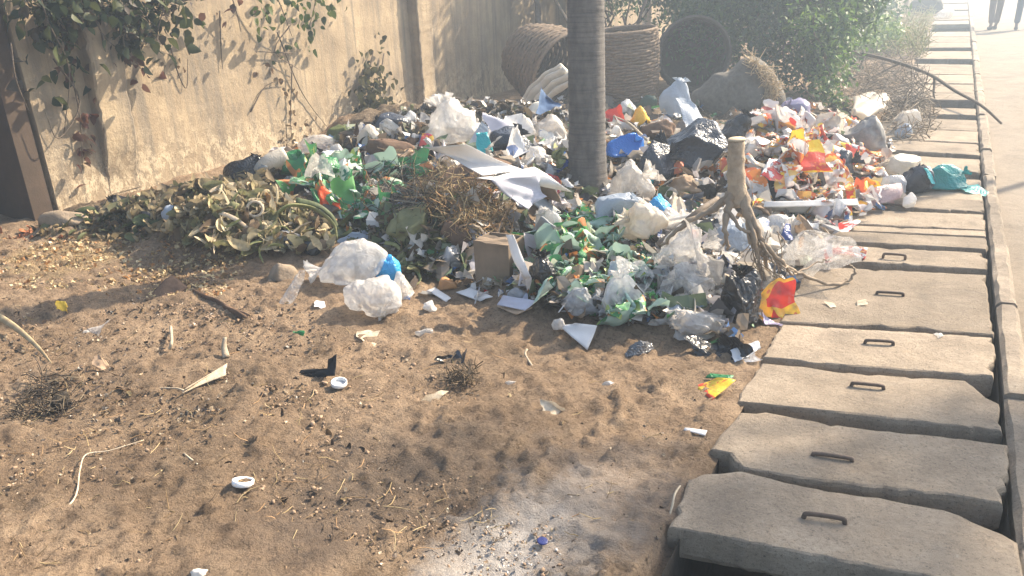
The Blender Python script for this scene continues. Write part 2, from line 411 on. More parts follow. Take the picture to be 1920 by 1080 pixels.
def bag_mesh(name, w, d, h, mat, seed, sub=4, soft=.5, gather=0.0, flatb=.45, dents=16, smooth=True, axis=None, pits=0):
    """a stuffed, dented, creased plastic bag; gather>0 pleats it into a neck at the top"""
    r = np.random.default_rng(seed)
    V, F = ico(sub)
    P = V.copy()
    for n_ in rnd_dirs(r, dents):                       # flat facets and dents
        hgt = r.uniform(.55, .92); s = P @ n_ - hgt
        P -= np.where(s > 0, s * r.uniform(.5, 1.3), 0)[:, None] * n_
    lump_ = np.zeros(len(V))
    for k in range(6): lump_ += np.sin(V @ (rnd_dirs(r, 1)[0] * r.uniform(2, 4.5)) + r.uniform(0, 6))
    P *= (1 + .045 * min(soft, 1.2) * lump_)[:, None]
    st = np.array((1, 1, .62)) if r.random() < .6 else np.array((.65, 1, 1))
    W_ = V * st + .10 * np.stack([np.sin(V @ q_ + i_) for i_, q_ in enumerate(rnd_dirs(r, 3) * 5)], 1)
    for ns, am in ((11, .34), (38, .24 + .12 * pits), (150, .42 * pits)):      # concave film between sharp ridges
        if (sub < 4 and ns > 100) or am == 0: continue
        S_ = rnd_dirs(r, ns) * st
        D2 = (W_ ** 2).sum(1)[:, None] + (S_ ** 2).sum(1)[None] - 2 * W_ @ S_.T
        f1 = np.sqrt(np.maximum(D2.min(1), 0)); P *= (1 + min(soft, 1.3) * am * (f1 - f1.mean()))[:, None]
    if axis is not None:                                    # long pleats running to the mouth of the bag
        ax = np.array(axis, float); ax /= np.linalg.norm(ax); s1 = np.cross(ax, (.3, .9, .2)); s1 /= np.linalg.norm(s1); s2 = np.cross(ax, s1)
        ph = np.arctan2(V @ s1, V @ s2); th = np.arccos(np.clip(V @ ax, -1, 1))
        env = np.sin(th) ** .7 * (.35 + .65 * np.clip(1.3 - th * .55, 0, 1))
        for kk, am in ((5, .07), (9, .06), (15, .045), (23, .03)):
            w_ = np.clip(np.sin(V @ (rnd_dirs(r, 1)[0] * 3) + r.uniform(0, 6)) * .8 + .5, 0, 1)
            P *= (1 + soft * am * env * w_ * (.5 - np.abs(np.sin(ph * kk / 2 + .5 * np.sin(2 * th + r.uniform(0, 6)) + .4 * np.sin(3 * ph + r.uniform(0, 6))))))[:, None]
    for k in range(int(10 + 10 * soft)):                # narrow creases and pinched ridges
        n_ = rnd_dirs(r, 1)[0]; dd = r.uniform(-.8, .8); m_ = rnd_dirs(r, 1)[0] * r.uniform(2, 5)
        q = V @ n_ - dd + .10 * np.sin(V @ m_ + r.uniform(0, 6))
        g_ = np.clip((V @ rnd_dirs(r, 1)[0]) * 1.6 + .6, 0, 1)
        P *= (1 + r.choice((-1, 1, -1)) * soft * r.uniform(.02, .06) * np.maximum(0, 1 - np.abs(q) / r.uniform(.06, .14)) * g_)[:, None]
    if gather > 0:
        a = np.arctan2(V[:, 1], V[:, 0]); z = np.clip((V[:, 2] - .25) / .75, 0, 1)
        k = int(r.integers(9, 14)); pl = 1 + .16 * z * np.sin(a * k + 2 * np.sin(2 * a)) 
        sh = (1 - gather * z ** 1.3 * .75) * pl
        P[:, 0] *= sh; P[:, 1] *= sh; P[:, 2] += gather * z ** 3 * .55
    P[:, 2] = np.where(P[:, 2] < 0, P[:, 2] * flatb, P[:, 2])
    P[:, 2] -= P[:, 2].min()
    P[:, 2] *= h / P[:, 2].max(); P[:, 0] *= w / np.ptp(P[:, 0]); P[:, 1] *= d / np.ptp(P[:, 1])
    return mesh_data(name, P, F, mat, smooth=smooth)
def sheet_pts(w, h, seed, n=16, folds=4, k=(.3, .8), tents=7, amp=.25, curl=0.0):
    r = np.random.default_rng(seed)
    u, v = np.meshgrid(np.linspace(-.5, .5, n), np.linspace(-.5, .5, n), indexing='ij')
    u = u.ravel(); v = v.ravel(); UV = np.stack([u + .5, v + .5], 1)
    L = min(w, h); an_ = np.arctan2(v, u); ro = 1 + .13 * np.sin(an_ * 2 + r.uniform(0, 6)) + .11 * np.sin(an_ * 3 + r.uniform(0, 6)) + .07 * np.sin(an_ * 7 + r.uniform(0, 6)); u = u * ro; v = v * ro
    jag = 1 + .05 * np.sin(u * 23 + seed) * (np.abs(v) > .45)
    P = np.stack([u * w * jag, v * h * (1 + .04 * np.sin(v * 19 + seed)), np.zeros_like(u)], 1)
    for i in range(tents):
        a = r.uniform(0, math.pi); q = P[:, 0] * math.cos(a) + P[:, 1] * math.sin(a) - r.uniform(-.35, .35) * L
        P[:, 2] += r.uniform(-1, 1) * amp * np.abs(q) * .8
    P[:, 2] += amp * L * .10 * np.sin(u * r.uniform(8, 14) + r.uniform(0, 6)) * np.sin(v * r.uniform(8, 14))
    if curl: P[:, 2] += curl * L * (u * 2) ** 2
    for i in range(folds):
        n_ = r.normal(size=3); n_[2] *= .35; n_ /= np.linalg.norm(n_)
        s = P @ n_ - r.uniform(.05, .35) * L
        P -= np.where(s > 0, s * 2 * r.uniform(*k), 0)[:, None] * n_
    P -= P.mean(0)
    i, j = np.meshgrid(np.arange(n - 1), np.arange(n - 1), indexing='ij'); i = i.ravel(); j = j.ravel()
    F = np.stack([i * n + j, (i + 1) * n + j, (i + 1) * n + j + 1, i * n + j + 1], 1)
    return P, F, UV
SEED = [100]
def sd(): SEED[0] += 1; return SEED[0]

# ------------------------------------------------------------------ the setting
def lines(*segs):
    out = []
    for a, b, s in segs: out += list(np.arange(a, b - 1e-6, s))
    out.append(segs[-1][1]); return np.array(out)
xs = np.concatenate([[-120, -60, -25, -12], lines((-8, -6.3, .15), (-6.3, -3.6, .028), (-3.6, -.60, .016)), [-.585, -.565, -.545, -.532]])
ys = np.concatenate([[-60, -15, -4], lines((-2, .6, .2), (.6, 4.4, .016), (4.4, 7, .028), (7, 12, .06), (12, 30, .25)), [40, 70, 150, 400]])
XX, YY = np.meshgrid(xs, ys, indexing='ij')
near = np.exp(-np.maximum(YY - 6, 0) / 3)
ZZ = Hs(XX, YY)
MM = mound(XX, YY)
cl = np.clip(fbm(XX * 5, YY * 5, 2, 9) + .12, 0, 1)
ZZ += near * (0.036 * fbm(XX * 2.6, YY * 2.6, 5, 2) + 0.022 * np.maximum(fbm(XX * 8.3 + 1.1 * fbm(XX * 3, YY * 3, 2, 41), YY * 7.1 + 1.1 * fbm(XX * 3, YY * 3, 2, 43), 4, 4), -.10) + 0.036 * np.clip(cl + .25, 0, 1) * np.maximum(fbm(XX * 24, YY * 24, 4, 6), -.05) * 2
              + .012 * fbm(XX * 48, YY * 48, 2, 8))
ZZ += MM * .05 * fbm(XX * 12, YY * 12, 3, 5)
ZZ = np.where(XX > -.60, np.minimum(ZZ, -.010 + .02 * fbm(XX * 9, YY * 9, 3, 12)), ZZ); ZZ = np.where((XX > -.56) & (YY > 1.98), ZZ - .012, ZZ); ZZ = np.where((XX > -.58) & (YY < 1.98), ZZ - .06, ZZ)
ZZ = np.where((XX < -9) | (YY < -1), -.03, ZZ)
nx, ny = len(xs), len(ys)
i, j = np.meshgrid(np.arange(nx - 1), np.arange(ny - 1), indexing='ij'); i = i.ravel(); j = j.ravel()
F = np.stack([i * ny + j, (i + 1) * ny + j, (i + 1) * ny + j + 1, i * ny + j + 1], 1)
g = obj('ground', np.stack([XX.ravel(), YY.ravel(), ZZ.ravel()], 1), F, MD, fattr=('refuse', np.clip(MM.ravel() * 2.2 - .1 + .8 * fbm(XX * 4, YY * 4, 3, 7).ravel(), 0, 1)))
tag(g, kind='structure')
# drain under the slabs
mb = MB()
mb.add([(-.532, -20, -.03), (-.532, 200, -.03), (-.528, 200, -.5), (-.528, -20, -.5), (.362, -20, -.5), (.362, 200, -.5), (.362, 200, -.02), (.362, -20, -.02)],
       [(3, 2, 1, 0), (4, 5, 2, 3), (7, 6, 5, 4)])
tag(mb.build('drain_channel', M_TRENCH, smooth=False), kind='structure')
# road
rx = np.array([.47, .6, 1.0, 2, 4, 8, 9, 60, 200]); ry = lines((-20, 40, 1.0), (40, 400, 60))
XX, YY = np.meshgrid(rx, ry, indexing='ij'); nx, ny = len(rx), len(ry)
i, j = np.meshgrid(np.arange(nx - 1), np.arange(ny - 1), indexing='ij'); i = i.ravel(); j = j.ravel()
F = np.stack([i * ny + j, (i + 1) * ny + j, (i + 1) * ny + j + 1, i * ny + j + 1], 1)
tag(obj('road', np.stack([XX.ravel(), YY.ravel(), -.10 + .01 * fbm(XX, YY, 2).ravel()], 1), F, M_ROAD), kind='structure')
# kerb stones
kerb = empty('kerb'); tag(kerb, kind='structure')
y = .3; k = 0
while y < 60:
    L = 1.0 if y < 20 else 2.5
    r = np.random.default_rng(int(y * 100))
    x0, x1 = .372 + r.uniform(-.004, .006), .468 + r.uniform(-.008, .006); zt = r.uniform(-.012, .012)
    mb = MB(); n = 9; V = []; 
    for q in range(n + 1):
        yy = y + .006 + (L - .012) * q / n; e = .012 + .012 * r.random(); e2 = .012 + .016 * r.random()
        V += [(x0, yy, -.35), (x0 + .003 * r.random(), yy, zt - e), (x0 + e, yy, zt + .004 * r.normal()), (x1 - e2, yy, zt + .004 * r.normal()), (x1, yy, zt - e2), (x1, yy, -.12)]
    Fk = []
    for q in range(n):
        for s in range(5): Fk.append((q * 6 + s, q * 6 + s + 1, q * 6 + 7 + s, q * 6 + 6 + s))
    Fk += [(0, 5, 4, 3, 2, 1), tuple(n * 6 + s for s in range(6))]
    obj('kerb_stone', V, Fk, M_KERB, kerb, smooth=False)
    y += L
# slabs over the drain
M_REBAR = matte('rusted_rebar', (.13, .085, .06), (.06, .045, .035), 40, .6, 120)
pav = empty('pavement'); tag(pav, kind='structure')
def slab(outline, th=.115, z=0.0, tilt=(0, 0), seed=0, rough_edge=.008, top_lift=0):
    r = np.random.default_rng(seed)
    P = []
    for a, b in zip(outline, outline[1:] + outline[:1]):
        a = np.array(a); b = np.array(b); n = max(2, int(np.linalg.norm(b - a) / .035))
        for q in range(n): P.append(a + (b - a) * q / n)
    P = np.array(P); c = P.mean(0); m = len(P)
    nn = P - c; nn /= np.linalg.norm(nn, axis=1)[:, None]
    jit = .4 * rough_edge * r.normal(size=m); jit += rough_edge * fbm(P[:, 0] * 9 + seed, P[:, 1] * 9, 2, seed % 50)
    chip = np.maximum(fbm(P[:, 0] * 14, P[:, 1] * 14 + seed, 2, 3) - .22, 0) * .07
    rings = []
    def ring(scale_in, zz, j=1.0):
        Q = P - nn * (scale_in + chip * j)[:, None] + nn * (jit * j)[:, None]
        return np.column_stack([Q, np.full(m, zz)])
    o = np.zeros(m)
    rings = [ring(o + .02, -th), ring(o, -th + .02), ring(o, -.022), ring(o + .003 + .004 * r.random(m), -.005), ring(o + .010 + .006 * r.random(m), 0.0)]
    for s in (.66, .33):
        Q = c + (rings[-1][:, :2] - c) if s == .66 else c + (rings[4][:, :2] - c) * .5
        Q = c + (rings[4][:, :2] - c) * s
        rings.append(np.column_stack([Q, .006 * fbm(Q[:, 0] * 5, Q[:, 1] * 5 + seed, 3, 2)]))
    V = np.concatenate(rings + [np.array([[c[0], c[1], 0]])])
    V[:, 2] += (V[:, 0] - c[0]) * tilt[0] + (V[:, 1] - c[1]) * tilt[1] + z
    Fs = []
    for k in range(len(rings) - 1):
        for q in range(m): Fs.append((k * m + q, k * m + (q + 1) % m, (k + 1) * m + (q + 1) % m, (k + 1) * m + q))
    t = len(V) - 1
    for q in range(m): Fs.append(((len(rings) - 1) * m + q, (len(rings) - 1) * m + (q + 1) % m, t))
    Fs.append(tuple(range(m))[::-1])
    me = V.copy()
    return obj('paving_slab', V, Fs, M_SLAB, pav, smooth=False), c
def orient(P):
    a = sum(P[i][0] * P[(i + 1) % len(P)][1] - P[(i + 1) % len(P)][0] * P[i][1] for i in range(len(P)))
    return P if a > 0 else P[::-1]
def handle(slab_o, pts, lift, rr=.0078):
    a = Vector((*flat(*pts[0]), 0)); b = Vector((*flat(*pts[1]), 0))
    d = (b - a); up = Vector((0, 0, lift)); e = d.normalized() * .014
    P = [a - Vector((0, 0, .015)), a + up * .55 + Vector((0, 0, 0)), a + up + e, b + up - e, b + up * .55, b - Vector((0, 0, .015))]
    m = MB(); m.tube(catmull(P, 4), rr, 7); m.build('handle', M_REBAR, slab_o)
PX = [([(1252, 991), (1291, 902), (1310, 891), (1385, 884), (1440, 897), (1508, 913), (1600, 926), (1700, 945), (1780, 958), (1850, 990), (1908, 1019), (1917, 1060), (1925, 1125), (1735, 1083), (1569, 1056), (1402, 1019)], ((1507, 974), (1583, 985)), .018, .006),
      ([(1331, 843), (1345, 820), (1386, 774), (1430, 772), (1569, 797), (1791, 822), (1893, 836), (1890, 890), (1884, 947), (1780, 930), (1569, 908), (1440, 888), (1391, 877), (1360, 850)], ((1524, 856), (1597, 866)), .010, 0.004),
      ([(1383, 752), (1400, 715), (1427, 680), (1500, 686), (1560, 695), (1813, 713), (1845, 735), (1876, 757), (1882, 808), (1570, 773), (1500, 765)], ((1597, 724), (1656, 730)), .016, 0.0),
      ([(1427, 671), (1463, 609), (1660, 619), (1866, 632), (1867, 705), (1700, 694), (1545, 682), (1525, 684), (1500, 676)], ((1622, 645), (1674, 648)), .018, 0.002),
      ([(1461, 604), (1490, 545), (1513, 499), (1613, 503), (1850, 514), (1866, 627), (1663, 613)], ((1644, 552), (1693, 555)), 0.015, 0.0)]
for k, (pl, hd, lift, z) in enumerate(PX):
    o, c = slab(orient([flat(*p) for p in pl]), z=z, seed=k + 3, tilt=(random.uniform(-.006, .006), random.uniform(-.004, .004)))
    handle(o, hd, lift + z)
BY = [(4.86, 5.17, .19), (5.195, 5.425, .18), (5.45, 5.57, .16), (5.60, 5.99, .13), (6.03, 6.36, .10), (6.385, 6.70, .09), (6.73, 7.05, .06), (7.30, 7.83, -.02), (8.05, 8.56, -.02),
      (8.59, 9.20, 0), (9.23, 9.89, 0), (10.21, 10.69, 0), (11.38, 12.0, 0), (12.03, 12.95, 0), (13.0, 14.1, 0), (14.16, 15.58, 0), (16.5, 17.88, 0), (18.85, 20.1, 0), (20.15, 21.55, 0),
      (21.65, 23.1, 0), (26.4, 28, 0), (28.1, 30, 0), (30.1, 33.8, 0), (34.2, 40, 0), (40.2, 50, 0), (50.2, 60, 0)]
for k, (a, b, s) in enumerate(BY):
    xl = -.56; xr = .358
    o, c = slab(orient([(xl, a - s), (xr, a), (xr, b), (xl, b - s)]), seed=40 + k, z=random.uniform(-.008, .012), rough_edge=.009, tilt=(random.uniform(-.01, .01), random.uniform(-.008, .008)))
    if a in (4.86, 6.03): handle(o, ((1656, 482), (1697, 485)) if a == 4.86 else ((1655, 388), (1690, 390)), .022)

# boundary wall with pilasters, ending at a gate recess on the left
wl = empty('boundary_wall', (0, 0, 0)); tag(wl, 'tall stained tan plaster wall running behind the rubbish heap', 'wall')
def wall_panel(name, Y0, Y1, Z1=2.55, parent=None, X=-6.2, th=.22, z0=-.12):
    yy = lines((Y0, Y1, .06 if Y1 < 13 else .5)); zz = lines((z0, Z1, .06))
    A, B = np.meshgrid(yy, zz, indexing='ij')
    rough = 1.0 if Y1 < 14 else 0
    D = X + rough * (.010 * fbm(A * 1.5, B * 1.5, 3, 1) + .008 * np.clip(fbm(A * 7, B * 7, 3, 4) - .1 - B * .15, -.02, .5) * 2)
    n1, n2 = len(yy), len(zz)
    V = list(zip(D.ravel(), A.ravel(), B.ravel()))
    Fw = [(i * n2 + j, (i + 1) * n2 + j, (i + 1) * n2 + j + 1, i * n2 + j + 1) for i in range(n1 - 1) for j in range(n2 - 1)]
    k = len(V); V += [(X - th, Y0, z0), (X - th, Y1, z0), (X - th, Y1, Z1), (X - th, Y0, Z1)]
    Fw += [(k, k + 3, k + 2, k + 1)]
    Fw += [tuple([j for j in range(n2)] + [k + 3, k]), tuple([(n1 - 1) * n2 + j for j in range(n2)][::-1] + [k + 1, k + 2])]
    Fw += [tuple([i * n2 + n2 - 1 for i in range(n1)] + [k + 2, k + 3]), tuple([i * n2 for i in range(n1)][::-1] + [k, k + 1])]
    return obj(name, V, Fw, MW, parent, smooth=False)
wall_panel('wall_face', 3.62, 12.5, parent=wl)
wall_panel('wall_face', 12.503, 60, parent=wl)
def pilaster(y, z0, dep=.15, wd=.30):
    taper = z0 > .1; z0 = z0 if not taper else .05
    zz = lines((z0, 2.62, .05)); r = np.random.default_rng(int(y * 10))
    V = []; Fp = []
    for q, z in enumerate(zz):
        cut = (0.02 + .98 * min(1, max(0, (z - z0 - .12 * math.sin(z * 9)) / 1.0)) ** .9) if taper else 1  # depth tapers to flush so the shadow strip fades towards the bottom
        a, b, c_, d_ = (.008 * r.normal(size=4)); x = -6.2 + dep * cut
        V += [(-6.215, y - wd / 2, z), (x - .012 + a, y - wd / 2 + b, z), (x, y - wd / 2 + .014 + b, z), (x + c_ * .3, y + wd / 2 - .014 + d_, z), (x - .012, y + wd / 2 + d_, z), (-6.215, y + wd / 2, z)]
    for q in range(len(zz) - 1):
        for s in range(6): Fp.append((q * 6 + s, q * 6 + (s + 1) % 6, q * 6 + 6 + (s + 1) % 6, q * 6 + 6 + s))
    Fp += [(5, 4, 3, 2, 1, 0), tuple((len(zz) - 1) * 6 + s for s in range(6))]
    return obj('pilaster', V, Fp, MW, wl, smooth=False)
for y_, z_ in ((4.25, .40), (8.85, -.1), (13.4, -.1), (18, -.1), (22.6, -.1)): pilaster(y_, z_)
mb = MB(); yq = [3.5, 12.5, 60]
mb.box(-6.45, -6.16, 3.57, 60, 2.553, 2.63); mb.build('coping', M_KERB, wl, smooth=False)
# gate pier, its brown darkened for shade, and a dark steel gate
gp = empty('gate', (-6.75, 1.42, 0)); tag(gp, 'dark grey sheet metal gate recessed in shade beyond the wall end', 'gate')
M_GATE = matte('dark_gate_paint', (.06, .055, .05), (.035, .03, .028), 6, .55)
for k in range(8):
    mb = MB(); mb.box(-.018, .0, -1.9 + k * .50, -1.405 + k * .50, .05, 2.3); mb.build('gate_panel', M_GATE, gp, smooth=False)
mb = MB()
for z in (.12, 1.15, 2.2): mb.box(.002, .03, -1.9, 2.1, z, z + .05)
mb.build('gate_rail', M_GATE, gp, smooth=False)
pier = MB(); pier.box(-7.1, -6.423, 3.58, 3.95, -.1, 2.5); pier.box(-7.08, -6.206, 3.42, 3.578, -.1, 2.45); tag(pier.build('gate_pier', matte('pier_render_painted_shade', (.085, .058, .04), (.05, .036, .026), 6), smooth=False), 'square pier where the wall ends, its shade painted in dark brown', 'pier')  # front box covers the wall end, coloured dark as shade

# ------------------------------------------------------------------ leaves and plants
M_GREEN = attr_mat('leaf_green', .5, .35)
def leaf_blade(L, W, n=4, fold=.15, droop=.2):
    V = []; F_ = []
    for i in range(n + 1):
        t = i / n; ww = W * (math.sin(math.pi * min(1, t ** .75 * .98 + .02)) ** .8) * .5
        z = -droop * L * t * t
        V += [(-ww, t * L, z + fold * ww), (0, t * L, z), (ww, t * L, z + fold * ww)]
    for i in range(n):
        a = i * 3; F_ += [(a, a + 1, a + 4, a + 3), (a + 1, a + 2, a + 5, a + 4)]
    return np.array(V), F_
def scatter_leaves(centers, count, L, seed, cols, up=.4, shape=None):
    """one mesh of many leaf blades through several ellipsoids; cols = list of (rgb)"""
    r = np.random.default_rng(seed); B, BF = leaf_blade(1, .5, 2)
    BF = np.array(BF); nb = len(B)
    tot = sum(c[1][0] * c[1][1] * c[1][2] for c in centers)
    Vs = []; Ts = []
    for (c, rr, shell) in centers:
        m = max(3, int(count * rr[0] * rr[1] * rr[2] / tot))
        d = rnd_dirs(r, m) * (r.random(m) ** shell)[:, None]
        d += .12 * r.normal(size=(m, 3))
        P = np.array(c) + d * np.array(rr)
        yaw = r.uniform(0, 6.283, m); pit = r.normal(-.3, .6, m); rol = r.normal(0, .6, m); s = L * r.uniform(.55, 1.25, m)
        cyw, syw, cp, sp, cr, sr = np.cos(yaw), np.sin(yaw), np.cos(pit), np.sin(pit), np.cos(rol), np.sin(rol)
        b = B[None] * s[:, None, None]
        x = b[..., 0] * cr[:, None] + b[..., 2] * sr[:, None]; z = -b[..., 0] * sr[:, None] + b[..., 2] * cr[:, None]; y_ = b[..., 1]
        y2 = y_ * cp[:, None] - z * sp[:, None]; z2 = y_ * sp[:, None] + z * cp[:, None]
        X = x * cyw[:, None] - y2 * syw[:, None]; Y = x * syw[:, None] + y2 * cyw[:, None]
        Vs.append(np.stack([X, Y, z2], 2) + P[:, None, :])
        ci = np.array(cols)[r.integers(0, len(cols), m)] * r.uniform(.65, 1.3, m)[:, None]
        Ts.append(np.repeat(ci[:, None, :], nb, 1))
    V = np.concatenate(Vs).reshape(-1, 3); T = np.concatenate(Ts).reshape(-1, 3); k = len(V) // nb
    Fm = (BF[None] + (np.arange(k) * nb)[:, None, None]).reshape(-1, 4)
    return V, Fm, T
GR = [(.045, .095, .022), (.03, .07, .024), (.075, .13, .028), (.05, .10, .04)]
GRB = [(.10, .16, .03), (.07, .13, .03), (.13, .17, .035), (.05, .10, .03)]
DRY = [(.22, .17, .10), (.28, .22, .13), (.16, .12, .075), (.33, .27, .17)]
M_BARK = matte('bark_brown', (.16, .125, .09), (.08, .06, .045), 20, .9, 60, .8, .02)
def wig(a, b, n, amp, r):
    a = Vector(a); b = Vector(b); L = (b - a).length
    return [a.lerp(b, i / n) + Vector(r.normal(size=3)) * amp * L * math.sin(math.pi * i / n) for i in range(n + 1)]
def bush(name, label, cat, base, clumps, count, L, cols, seed, stems=7, group=None):
    r = np.random.default_rng(seed)
    root = empty(name, base); tag(root, label, cat, group)
    cl = [((c[0], c[1], c[2]), (c[3], c[4], c[5]), .55) for c in clumps]
    V, F_, T = scatter_leaves(cl, count, L, seed, cols)
    o = obj('foliage', V, F_, M_GREEN, root, tint=T, smooth=False)
    o['kind'] = 'stuff'
    for k in range(stems):
        c = clumps[k % len(clumps)]
        m = MB(); b0 = r.normal(size=3) * .12; b0[2] = -.05
        m.tube(catmull(wig(b0, (c[0] + r.normal() * .15, c[1] + r.normal() * .15, c[2] + c[5] * .4), 5, .05, r), 3), np.linspace(.022, .006, 16), 5)
        m.build('stem', M_BARK, root)
    return root
# big shrub behind the sack, its right side painted sunlit, and one against the wall
bush('leafy_shrub', 'large dark green shrub overhanging the grey sack', 'shrub', (-2.7, 12.6, 0),
     [(-.2, .1, 1.25, .95, .9, .75), (.55, -.5, .75, .8, .65, .65), (-.75, .3, .85, .7, .7, .8), (1.15, -.6, .45, .5, .5, .5), (.2, .2, 2.1, 1.1, 1.0, .7), (.95, .5, 1.4, .8, .8, .8), (.4, -.8, .3, .5, .4, .35), (1.1, -1.25, .3, .3, .3, .35), (-.5, -.9, .9, .6, .5, .7), (-1.0, .6, 1.6, .7, .8, .8), (.7, -.3, 1.5, .7, .6, .6), (1.25, -1.3, .75, .45, .5, .45), (1.35, -.2, 1.0, .5, .6, .5), (1.5, .6, 1.6, .6, .8, .6)],
     30000, .095, GR, 21, 12)
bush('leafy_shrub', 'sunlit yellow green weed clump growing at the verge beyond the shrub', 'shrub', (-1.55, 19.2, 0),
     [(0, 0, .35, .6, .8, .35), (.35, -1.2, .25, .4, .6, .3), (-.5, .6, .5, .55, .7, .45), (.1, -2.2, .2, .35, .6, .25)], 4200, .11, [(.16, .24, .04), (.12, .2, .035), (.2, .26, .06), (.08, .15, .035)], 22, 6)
bush('leafy_shrub', 'bluish dark tree-like shrub against the wall behind the baskets', 'shrub', (-5.1, 13.2, 0),
     [(0, 0, 1.9, .9, 1.0, .7), (-.3, -.9, 2.3, .7, .8, .5), (.3, -1.5, 1.9, .6, .7, .55), (.9, .3, 1.5, .7, .8, .7), (-.5, 1.2, 1.6, .7, .9, .8)], 8000, .10, GR, 23, 9)
bush('leafy_shrub', 'distant dark shrub at the far end of the verge', 'shrub', (-2.9, 24.5, 0),
     [(0, 0, 1.0, 1.6, 2.0, 1.0), (1.0, -1.0, .6, .8, 1.2, .7), (-1.6, -1, 1.2, 1.2, 1.6, 1.0)], 6000, .16, GR, 24, 6)
bush('leafy_shrub', 'leafy sprays at the right of the shrub, sunlight painted into their yellow green', 'shrub', (-1.40, 11.5, 0),
     [(0, 0, .75, .36, .45, .55), (.12, -.5, .45, .32, .4, .38), (-.3, -.4, .9, .34, .3, .4), (.05, .6, 1.3, .4, .5, .5)], 1700, .085, [(.14, .22, .04), (.10, .18, .035), (.07, .14, .03)], 29, 6)  # brighter leaf colours painted in for sunlight on this side
bush('young_seedling', 'small bright green leafy weed below the shrub by the white box', 'weed', tuple(surf(1560, 205)),
     [(0, 0, .12, .2, .16, .13), (.15, -.1, .06, .14, .12, .08), (-.15, 0, .28, .12, .12, .15)], 260, .08, GRB, 26, 4)

# tree added behind the shrub: its unseen crown is shaped to shade the wall
tw = empty('added_shade_tree', (-3.3, 15.9, 0)); tag(tw, 'unseen tree added behind the shrub to shade the wall by the baskets', 'tree')
r = np.random.default_rng(5)
mb = MB(); mb.tube(catmull([(0, 0, -.1), (.08, .05, 1.5), (-.05, .1, 3.0), (.05, 0, 4.6)], 5), np.linspace(.16, .08, 16), 10); mb.build('trunk', M_BARK, tw)
cn = [((-.5 + .5 * r.normal(), q_ * .75 - .8 + .2 * r.normal(), 4.9 + .42 * q_ + .4 * r.normal()), (.75, .8, .75), .5) for q_ in np.linspace(-1.6, 5.2, 10)] + [((-1.2, .4, 4.0), (.6, .8, .5), .5), ((-1.3, 1.6, 4.2), (.7, .9, .6), .5), ((-1.0, 3.2, 4.6), (.7, .9, .7), .5)]
for c_ in cn[::3]:
    mb = MB(); mb.tube(catmull(wig((0, .05, 3.6), c_[0], 4, .05, r), 3), np.linspace(.05, .012, 13), 5); mb.build('branch', M_BARK, tw)
V, F_, T = scatter_leaves(cn, 13000, .15, 79, GR); o = obj('crown', V, F_, M_GREEN, tw, tint=T, smooth=False); o['kind'] = 'stuff'

# the vine that hangs over the wall on the left
def vine(label, stems, leafspots, cols, seed, size, group=None, name='hanging_vine', cat='vine'):
    r = np.random.default_rng(seed)
    root = empty(name, on_wall(stems[0][0][0], stems[0][0][1], .02)); tag(root, label, cat, group)
    bl = Vector(root.location)
    for pts in stems:
        m = MB(); P = catmull([on_wall(q[0], q[1], q[2]) - bl for q in pts], 4)
        m.tube(P, np.linspace(.008, .003, len(P)), 5); m.build('stem', M_BARK, root)
    meshes = []
    for c in cols:
        mt = matte('vine_leaf_%02d%02d' % (int(c[0] * 100), int(c[1] * 100)), c, tuple(x * .55 for x in c), 25, .5, 60, .2, .003, .35)
        B, BF = leaf_blade(1, .72, 4, .25, .35); meshes.append(mesh_data('leaf', B, BF, mt, smooth=True))
    for (px, py, sx, sy, n, o0, o1) in leafspots:
        for q in range(n):
            p = on_wall(px + r.normal() * sx, py + r.normal() * sy, r.uniform(o0, o1)) - bl
            s = size * r.uniform(.6, 1.25)
            link('leaf', meshes[int(r.integers(len(meshes)))], root, p, (r.normal(-.9, .5), r.normal(0, .5), r.uniform(-.6, 3.6)), (s, s, s))
    return root
vine('thick green vine hanging over the left end of the wall', [[(60, -60, .2), (90, 40, .3), (130, 130, .2), (120, 250, .08)], [(150, -60, .25), (190, 60, .25), (260, 120, .15)], [(330, -60, .2), (300, 40, .3), (290, 90, .2)],
     [(20, 80, .3), (30, 150, .3), (55, 210, .25)], [(100, 110, .12), (150, 190, .1), (110, 260, .1), (85, 210, .1)], [(190, 60, .2), (205, 130, .1), (230, 190, .06)]],
     [(90, 10, 45, 28, 50, .05, .4), (180, 5, 60, 36, 80, .08, .45), (265, 35, 42, 36, 60, .1, .4), (315, 20, 32, 30, 34, .1, .4), (110, 85, 38, 46, 36, .03, .3), (250, 85, 35, 26, 26, .04, .3), (210, 60, 60, 40, 10, .02, .1), (75, 165, 14, 10, 5, .1, .2), (350, 20, 14, 22, 8, .1, .3)],
     [(.05, .07, .03), (.035, .052, .028), (.085, .10, .04), (.06, .05, .035)], 31, .105)
vo = bpy.data.objects['hanging_vine']; bl = Vector(vo.location)
cv = [(tuple(on_wall(px, py, off_) - bl), (.14, .2, .13), .6) for (px, py, off_) in ((80, 0, .2), (130, 20, .2), (180, -10, .25), (215, 30, .22), (250, 20, .3), (285, 10, .28), (320, -10, .25), (240, 70, .18), (270, 55, .2), (105, 60, .12), (220, -40, .3), (300, -50, .3), (120, -50, .25))]
V, F_, T = scatter_leaves(cv, 1100, .075, 131, [(.05, .065, .028), (.035, .048, .025), (.07, .075, .035), (.07, .05, .035)]); o = obj('foliage', V, F_, M_GREEN, vo, tint=T, smooth=False); o['kind'] = 'stuff'
